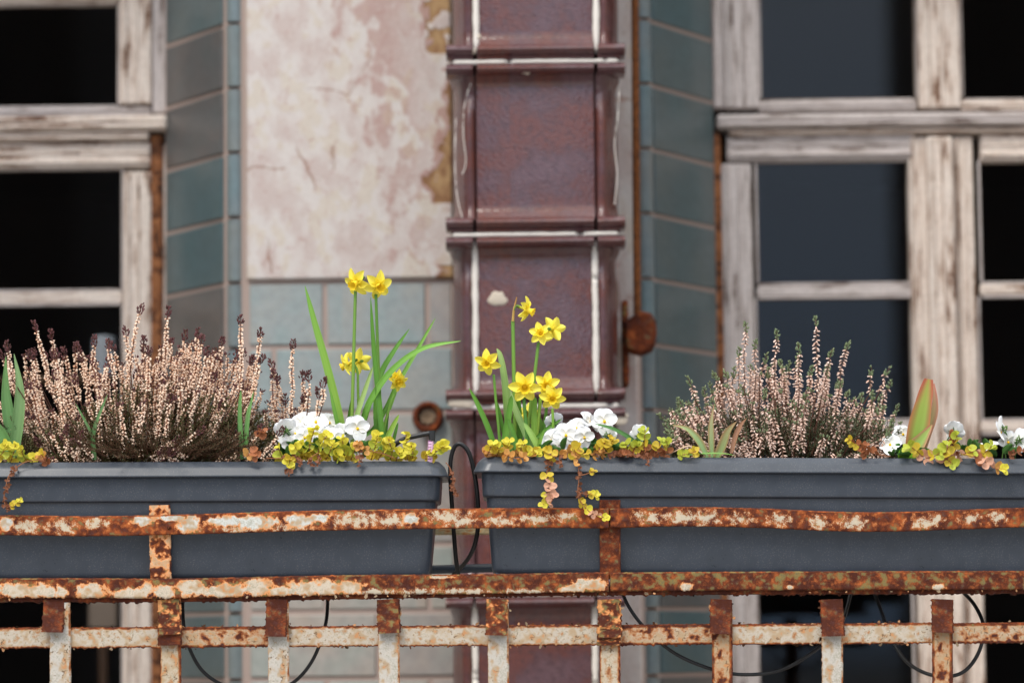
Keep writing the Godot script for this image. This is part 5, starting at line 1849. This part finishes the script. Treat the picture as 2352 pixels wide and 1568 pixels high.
func build_violas() -> void:
	viola("white violas in bloom under the daffodils of the left box", [
		[820, 984, -0.045, 0.35, 0.0, 0.95, 1.1, 0.25], [768, 1008, -0.035, 0.05, 0.1, 1, 1.0, 0.0], [690, 972, -0.06, -0.3, 0.35, 0.8, 1.1, 0.1], [725, 970, -0.055, 0.1, 0.4, 0.9, 1.1, -0.2], [755, 972, -0.065, 0.3, 0.3, 0.8, 1.05, 0.3], [736, 1000, -0.045, 0.0, 0.2, 1, 1.05, 0.1],
		[655, 990, -0.045, -0.3, 0.2, -0.85, 1.1, 0.2], [700, 1005, -0.04, -0.2, 0.1, 0.9, 1.0, 0.4], [668, 1022, -0.028, -0.1, -0.35, 0.9, 0.8, 0.1], [788, 1000, -0.05, 0.1, 0.0, -0.9, 1.0, 0.0], [680, 996, -0.05, -0.5, 0.2, 0.8, 1.0, 0.2]],
		scatter(640, 880, 1030, 1056, -0.06, -0.02, 46))
	viola("white violas in bloom right of the daffodils in the right box", [
		[1388, 968, -0.05, 0.1, 0.1, 0.95, 1.15, 0.1], [1300, 1000, -0.035, 0.0, 0.12, 0.98, 1.1, 0.0], [1342, 1004, -0.03, 0.25, -0.1, 0.95, 0.9, 0.15], [1356, 968, -0.06, 0.55, 0.3, 0.4, 1.0, 0.2], [1272, 972, -0.07, -0.4, 0.2, -0.7, 0.95, 0.2], [1268, 1012, -0.04, -0.45, 0.1, 0.85, 1.05, 0.1], [1280, 1030, -0.03, 0.1, -0.2, 0.95, 0.8, 0.1], [1398, 1000, -0.045, 0.5, 0.1, -0.6, 0.9, 0.1], [1470, 1000, -0.05, 0.2, 0.1, -0.95, 0.9, 0.0], [1325, 984, -0.05, -0.1, 0.3, 0.9, 1.0, 0.3]],
		scatter(1250, 1500, 1030, 1052, -0.06, -0.02, 34))
	viola("white violas half hidden beside the red edged tulip leaf", [
		[2046, 1022, -0.04, -0.3, 0.4, 0.85, 1.0, 0.1], [2074, 998, -0.06, 0.2, 0.3, 0.9, 0.9, 0.2], [2192, 992, -0.055, 0.2, 0.3, -0.9, 0.95, 0.3]],
		scatter(2020, 2120, 1030, 1050, -0.06, -0.02, 10))
	viola("drooping white violas seen from the side at the far right of the right box", [
		[2302, 990, -0.04, -0.75, -0.35, -0.3, 1.15, 0.6], [2345, 1012, -0.035, 0.6, -0.1, -0.7, 1.0, 0.2], [2270, 1022, -0.05, -0.2, 0.9, 0.35, 1.0, 0.2], [2316, 1014, -0.045, 0.3, -0.4, 0.85, 0.9, 0.1]],
		scatter(2200, 2350, 1030, 1050, -0.06, -0.02, 14))

# ---------------------------------------------------------------- golden creeping jenny
func round_leaf(seed_: int, dry: bool) -> ArrayMesh:
	# a small round leaf, unit radius 1, growing along +y from its stalk
	var r := RandomNumberGenerator.new()
	r.seed = seed_
	var b := Buf.new()
	var rows := []
	var cols := []
	var wob := r.randf() * 6.0
	var curl := r.randf_range(0.5, 1.3) if dry else r.randf_range(0.2, 0.7)
	for i in 5:
		var f := i / 4.0
		var row := []
		var crow := []
		for j in 15:
			var an := TAU * j / 14
			var rad := f * (1.0 + 0.07 * sin(an * 3.0 + wob) + (0.22 * sin(an * 5.0 + wob) if dry else 0.0))
			var x := sin(an) * rad
			var y := 1.0 - cos(an) * rad
			var z := curl * (x * x) * 0.6 + curl * (y - 1.0) * (y - 1.0) * 0.25 + 0.05 * sin(an * 4 + wob) * f + (0.25 * sin(an * 2.0 + wob * 2.0) * f if dry else 0.0)
			if absf(x) < 0.12 and not dry:
				z -= 0.05
			row.append(Vector3(x, y, z))
			var lightness := 0.80 + 0.20 * f if j % 2 else 0.93
			crow.append(Color(lightness, lightness, lightness))
		rows.append(row)
		cols.append(crow)
	b.grid(rows, [], cols, true)
	return b.mesh()

func sprig(o: Node, list: Array, z0: float, z1: float, leaf_px_: float, tones: Array, dense := 1.0, tip_from := 0.0) -> void:
	# a creeping shoot with pairs of round leaves; tones runs from stalk end to tip
	var pts := px_curve(list, z0, z1, 8)
	var total := 0.0
	for k in pts.size() - 1:
		total += pts[k].distance_to(pts[k + 1])
	var b := Buf.new()
	b.tube(pts, [0.0010, 0.0009, 0.0007], 5, [lin(158, 104, 70), lin(150, 96, 62)])
	var stem := obj("shoot", b.mesh(), leaf_mat("creeper_stem", Color.WHITE, 0.6, 0.0, true), o)
	var r := leaf_px_ * 0.82 * unit(0) / 2
	var step := r * 0.85 / dense
	var n := maxi(2, int(total / step))
	for k in n + 1:
		var f := float(k) / n
		if f < tip_from:
			continue
		var fi := f * (pts.size() - 1)
		var i := mini(int(fi), pts.size() - 2)
		var p: Vector3 = pts[i].lerp(pts[i + 1], fi - i)
		var t: Vector3 = (pts[i + 1] - pts[i]).normalized()
		for s in [-1, 1]:
			var tone: String = tones[clampi(int(f * tones.size() + rf(-0.45, 0.45)), 0, tones.size() - 1)]
			if tone == "none" or rng.randf() < 0.07:
				continue
			var dry := tone == "dry"
			var size := r * rf(0.72, 1.12) * (0.75 if k == n else 1.0) * (rf(0.55, 0.85) if dry else 1.0)
			var side: Vector3 = t.cross(Vector3.BACK).normalized() * s
			if k % 2:
				side = (side * 0.45 + Vector3.BACK * 0.8 * s * (1.0 if s > 0 else 0.5)).normalized()
			var grow: Vector3 = (side + t * rf(0.2, 0.7) + Vector3(rf(-0.3, 0.3), rf(-0.15, 0.3), rf(-0.1, 0.35))).normalized()
			var face: Vector3 = (Vector3(rf(-0.9, 0.9), rf(-0.2, 1.1), 1.0) + t * 0.3).normalized()
			var x: Vector3 = grow.cross(face).normalized()
			var bs := Basis(x, grow, x.cross(grow)).scaled_local(Vector3.ONE * size)
			var key := "dry_leaf_%d" % rng.randi_range(0, 3) if dry else "round_leaf_%d" % rng.randi_range(0, 4)
			if not shared.has(key):
				shared[key] = round_leaf(3000 + key.hash() % 1000, dry)
			obj("leaf", shared[key], mats["creeper_" + tone], stem, Transform3D(bs, p))

func build_creepers() -> void:
	leaf_mat("creeper_yellow", srgb(226, 214, 72), 0.5, 0.6, true)
	leaf_mat("creeper_lime", srgb(188, 196, 70), 0.5, 0.6, true)
	leaf_mat("creeper_gold", srgb(212, 186, 60), 0.5, 0.6, true)
	leaf_mat("creeper_orange", srgb(212, 156, 84), 0.5, 0.5, true)
	leaf_mat("creeper_pink", srgb(216, 164, 136), 0.5, 0.5, true)
	leaf_mat("creeper_rust", srgb(164, 100, 62), 0.6, 0.3, true)
	leaf_mat("creeper_dry", srgb(134, 84, 58), 0.7, 0.2, true)
	leaf_mat("creeper_green", srgb(120, 150, 60), 0.5, 0.6, true)
	var grp := "creeping plants along the rims"
	var y := ["gold", "lime", "yellow", "yellow"]
	var a := thing("creeping_jenny", "yellow creeping plant at the far left with a withered strand over the rim", "creeping plant", grp)
	sprig(a, [[-8, 1056], [8, 1035], [14, 1018]], -0.02, -0.01, 22, y)
	sprig(a, [[24, 1058], [30, 1040], [34, 1022]], -0.02, -0.005, 22, y)
	sprig(a, [[60, 1058], [52, 1045], [46, 1030]], -0.02, -0.005, 22, y)
	sprig(a, [[70, 1058], [76, 1050]], -0.02, -0.005, 20, y)
	sprig(a, [[108, 1066], [98, 1050], [92, 1042]], -0.012, 0.0, 22, ["rust", "orange", "gold"])
	sprig(a, [[98, 1056], [60, 1060], [32, 1078], [18, 1095], [12, 1120], [8, 1150], [18, 1172]], 0.0, 0.012, 16, ["none", "dry", "dry", "dry", "dry"], 0.6)
	sprig(a, [[14, 1166], [30, 1160], [46, 1150]], 0.012, 0.014, 15, ["dry", "gold", "yellow"])
	var b := thing("creeping_jenny", "yellow green creeping plant under the white violas of the left box", "creeping plant", grp)
	for q in [[[650, 1056], [644, 1042], [640, 1028]], [[688, 1056], [694, 1034], [690, 1018]], [[706, 1056], [712, 1020], [722, 984]], [[730, 1056], [734, 1022], [752, 1000]], [[748, 1056], [758, 1036], [764, 1018]], [[700, 1050], [684, 1035], [676, 1025]], [[790, 1056], [790, 1030], [784, 1006]], [[806, 1056], [812, 1040], [818, 1028]], [[852, 1056], [862, 1024], [868, 998]], [[868, 1056], [884, 1030], [896, 1008]], [[896, 1056], [900, 1036], [892, 1008]], [[910, 1058], [914, 1046], [918, 1040]], [[936, 1056], [936, 1030], [932, 998]], [[946, 1058], [948, 1040], [944, 1022]], [[770, 1058], [778, 1050], [784, 1046]]]:
		sprig(b, q, -0.022, rf(-0.012, 0.002), rf(21, 26), y, 1.0)
	sprig(b, [[668, 1050], [664, 1066], [660, 1088]], 0.002, 0.006, 20, ["gold", "yellow", "dry"])
	sprig(b, [[612, 1052], [640, 1052], [680, 1050], [690, 1066]], -0.01, 0.004, 15, ["none", "none", "dry", "dry"], 0.7)
	sprig(b, [[730, 1040], [708, 1056], [718, 1070]], 0.0, 0.004, 15, ["none", "dry", "dry"], 0.7)
	sprig(b, [[734, 1050], [728, 1060], [730, 1068]], 0.0, 0.005, 17, ["dry", "dry"], 0.8)
	sprig(b, [[822, 1016], [826, 1036], [824, 1070]], 0.0, 0.005, 17, ["orange", "dry", "dry"], 0.7)
	sprig(b, [[905, 1052], [880, 1042], [845, 1034], [818, 1022]], -0.008, 0.0, 17, ["none", "none", "none", "orange", "orange"], 0.8)
	sprig(b, [[566, 1048], [576, 1040], [586, 1046]], -0.004, 0.002, 24, ["orange", "rust"], 0.7)
	sprig(b, [[594, 1002], [598, 994], [604, 986]], -0.02, -0.016, 24, ["rust", "rust"], 0.7)
	var c := thing("creeping_jenny", "small yellow creeping shoot at the right end of the left box", "creeping plant", grp)
	sprig(c, [[976, 1054], [996, 1040], [1012, 1030], [1024, 1024]], -0.03, -0.01, 23, y)
	sprig(c, [[985, 1054], [992, 1044], [988, 1038]], -0.02, -0.01, 20, y)
	var d := thing("creeping_jenny", "golden creeping plant at the left end of the right box under the daffodils", "creeping plant", grp)
	for q in [[[1118, 1048], [1124, 1034], [1132, 1018]], [[1140, 1048], [1146, 1036], [1142, 1026]], [[1162, 1048], [1166, 1030], [1170, 1014]], [[1186, 1048], [1196, 1034], [1200, 1018]], [[1190, 1050], [1206, 1042], [1214, 1038]], [[1220, 1048], [1232, 1042], [1240, 1040]]]:
		sprig(d, q, -0.022, rf(-0.012, 0.002), rf(21, 25), ["orange", "gold", "yellow"], 1.0)
	sprig(d, [[1160, 1044], [1180, 1052], [1204, 1050]], -0.004, 0.004, 20, ["orange", "orange"])
	var e := thing("creeping_jenny", "two pink and yellow creeping strands trailing down the front of the right box", "creeping plant", grp)
	sprig(e, [[1268, 1036], [1262, 1060], [1256, 1088], [1262, 1112], [1256, 1135], [1248, 1158]], 0.0, 0.014, 23, ["gold", "dry", "gold", "pink", "pink", "yellow"], 0.62)
	sprig(e, [[1262, 1132], [1270, 1142], [1264, 1156]], 0.012, 0.018, 20, ["pink", "pink"], 0.8)
	sprig(e, [[1290, 1048], [1284, 1060], [1288, 1070]], 0.002, 0.006, 15, ["dry", "dry", "dry"], 1.0)
	sprig(e, [[1322, 1040], [1328, 1066], [1330, 1100], [1327, 1135], [1340, 1160], [1362, 1180], [1394, 1190]], 0.002, 0.018, 17, ["orange", "none", "dry", "none", "dry", "gold", "yellow", "pink", "yellow"], 0.62)
	sprig(e, [[1330, 1092], [1348, 1088], [1366, 1080]], 0.012, 0.016, 14, ["none", "none", "gold"], 0.8)
	sprig(e, [[1328, 1130], [1344, 1136], [1358, 1134], [1372, 1140]], 0.012, 0.016, 17, ["dry", "gold", "yellow"], 0.8)
	for q in [[[1270, 1046], [1262, 1036], [1256, 1030]], [[1290, 1046], [1310, 1038], [1330, 1028]], [[1318, 1046], [1336, 1040], [1350, 1042]], [[1362, 1046], [1378, 1030], [1390, 1016]], [[1380, 1046], [1398, 1028], [1408, 1008]]]:
		sprig(e, q, -0.015, 0.0, rf(20, 25), ["orange", "gold", "gold"], 0.9)
	var f := thing("creeping_jenny", "rust and yellow creeping plant between the violas and the right heather", "creeping plant", grp)
	for q in [[[1420, 1048], [1440, 1034], [1436, 1018]], [[1446, 1048], [1456, 1034], [1462, 1020]], [[1476, 1048], [1480, 1020], [1482, 986]], [[1500, 1048], [1512, 1030], [1518, 1012]], [[1524, 1048], [1534, 1030], [1530, 1012]]]:
		sprig(f, q, -0.018, -0.004, rf(19, 24), ["rust", "gold", "lime"], 0.9)
	sprig(f, [[1400, 1046], [1430, 1042], [1470, 1046]], -0.004, 0.002, 16, ["dry", "rust", "dry"], 0.8)
	sprig(f, [[1478, 1046], [1490, 1050], [1488, 1066]], 0.0, 0.006, 18, ["dry", "dry"], 0.9)
	sprig(f, [[1560, 1046], [1580, 1042], [1600, 1036]], -0.012, -0.004, 18, ["lime", "gold"], 0.8)
	var g := thing("creeping_jenny", "reddish creeping shoot at the right foot of the pink heather", "creeping plant", grp)
	sprig(g, [[2046, 1048], [2010, 1042], [1978, 1026], [1950, 1008]], -0.012, -0.004, 19, ["none", "rust", "rust", "gold"], 0.7)
	sprig(g, [[1990, 1046], [1984, 1038], [1990, 1022]], -0.012, -0.004, 16, ["rust", "rust"], 0.8)
	var h := thing("creeping_jenny", "pink and yellow creeping plant over the rim right of the tulip leaf", "creeping plant", grp)
	for q in [[[2120, 1048], [2104, 1034], [2088, 1022]], [[2128, 1052], [2146, 1048], [2160, 1040]], [[2160, 1050], [2172, 1040], [2180, 1022]], [[2180, 1050], [2190, 1024], [2200, 998]], [[2160, 1046], [2180, 1058], [2190, 1066]], [[2240, 1050], [2262, 1040], [2280, 1024]], [[2200, 1048], [2222, 1040], [2240, 1036]]]:
		sprig(h, q, -0.012, 0.004, rf(22, 28), ["pink", "gold", "lime"], 0.8)
	sprig(h, [[2196, 1046], [2184, 1016], [2190, 992]], -0.012, 0.0, 14, ["rust", "rust"], 1.0)
	sprig(h, [[2216, 1044], [2246, 1052], [2266, 1062], [2288, 1076], [2310, 1078]], 0.0, 0.010, 24, ["none", "rust", "pink", "pink", "orange", "yellow"], 0.7)
	sprig(h, [[2320, 1046], [2334, 1040], [2350, 1036]], -0.006, 0.002, 20, ["dry", "rust", "dry"], 0.7)
	# withered twig caught on the rim between the boxes
	var w := thing("withered_twig", "withered brown leaf strand hanging beside the thin hose between the boxes", "withered leaf", "")
	sprig(w, [[1024, 1062], [1034, 1076], [1040, 1098], [1038, 1118], [1048, 1138]], 0.004, 0.006, 13, ["none", "dry", "dry", "dry"], 1.1)
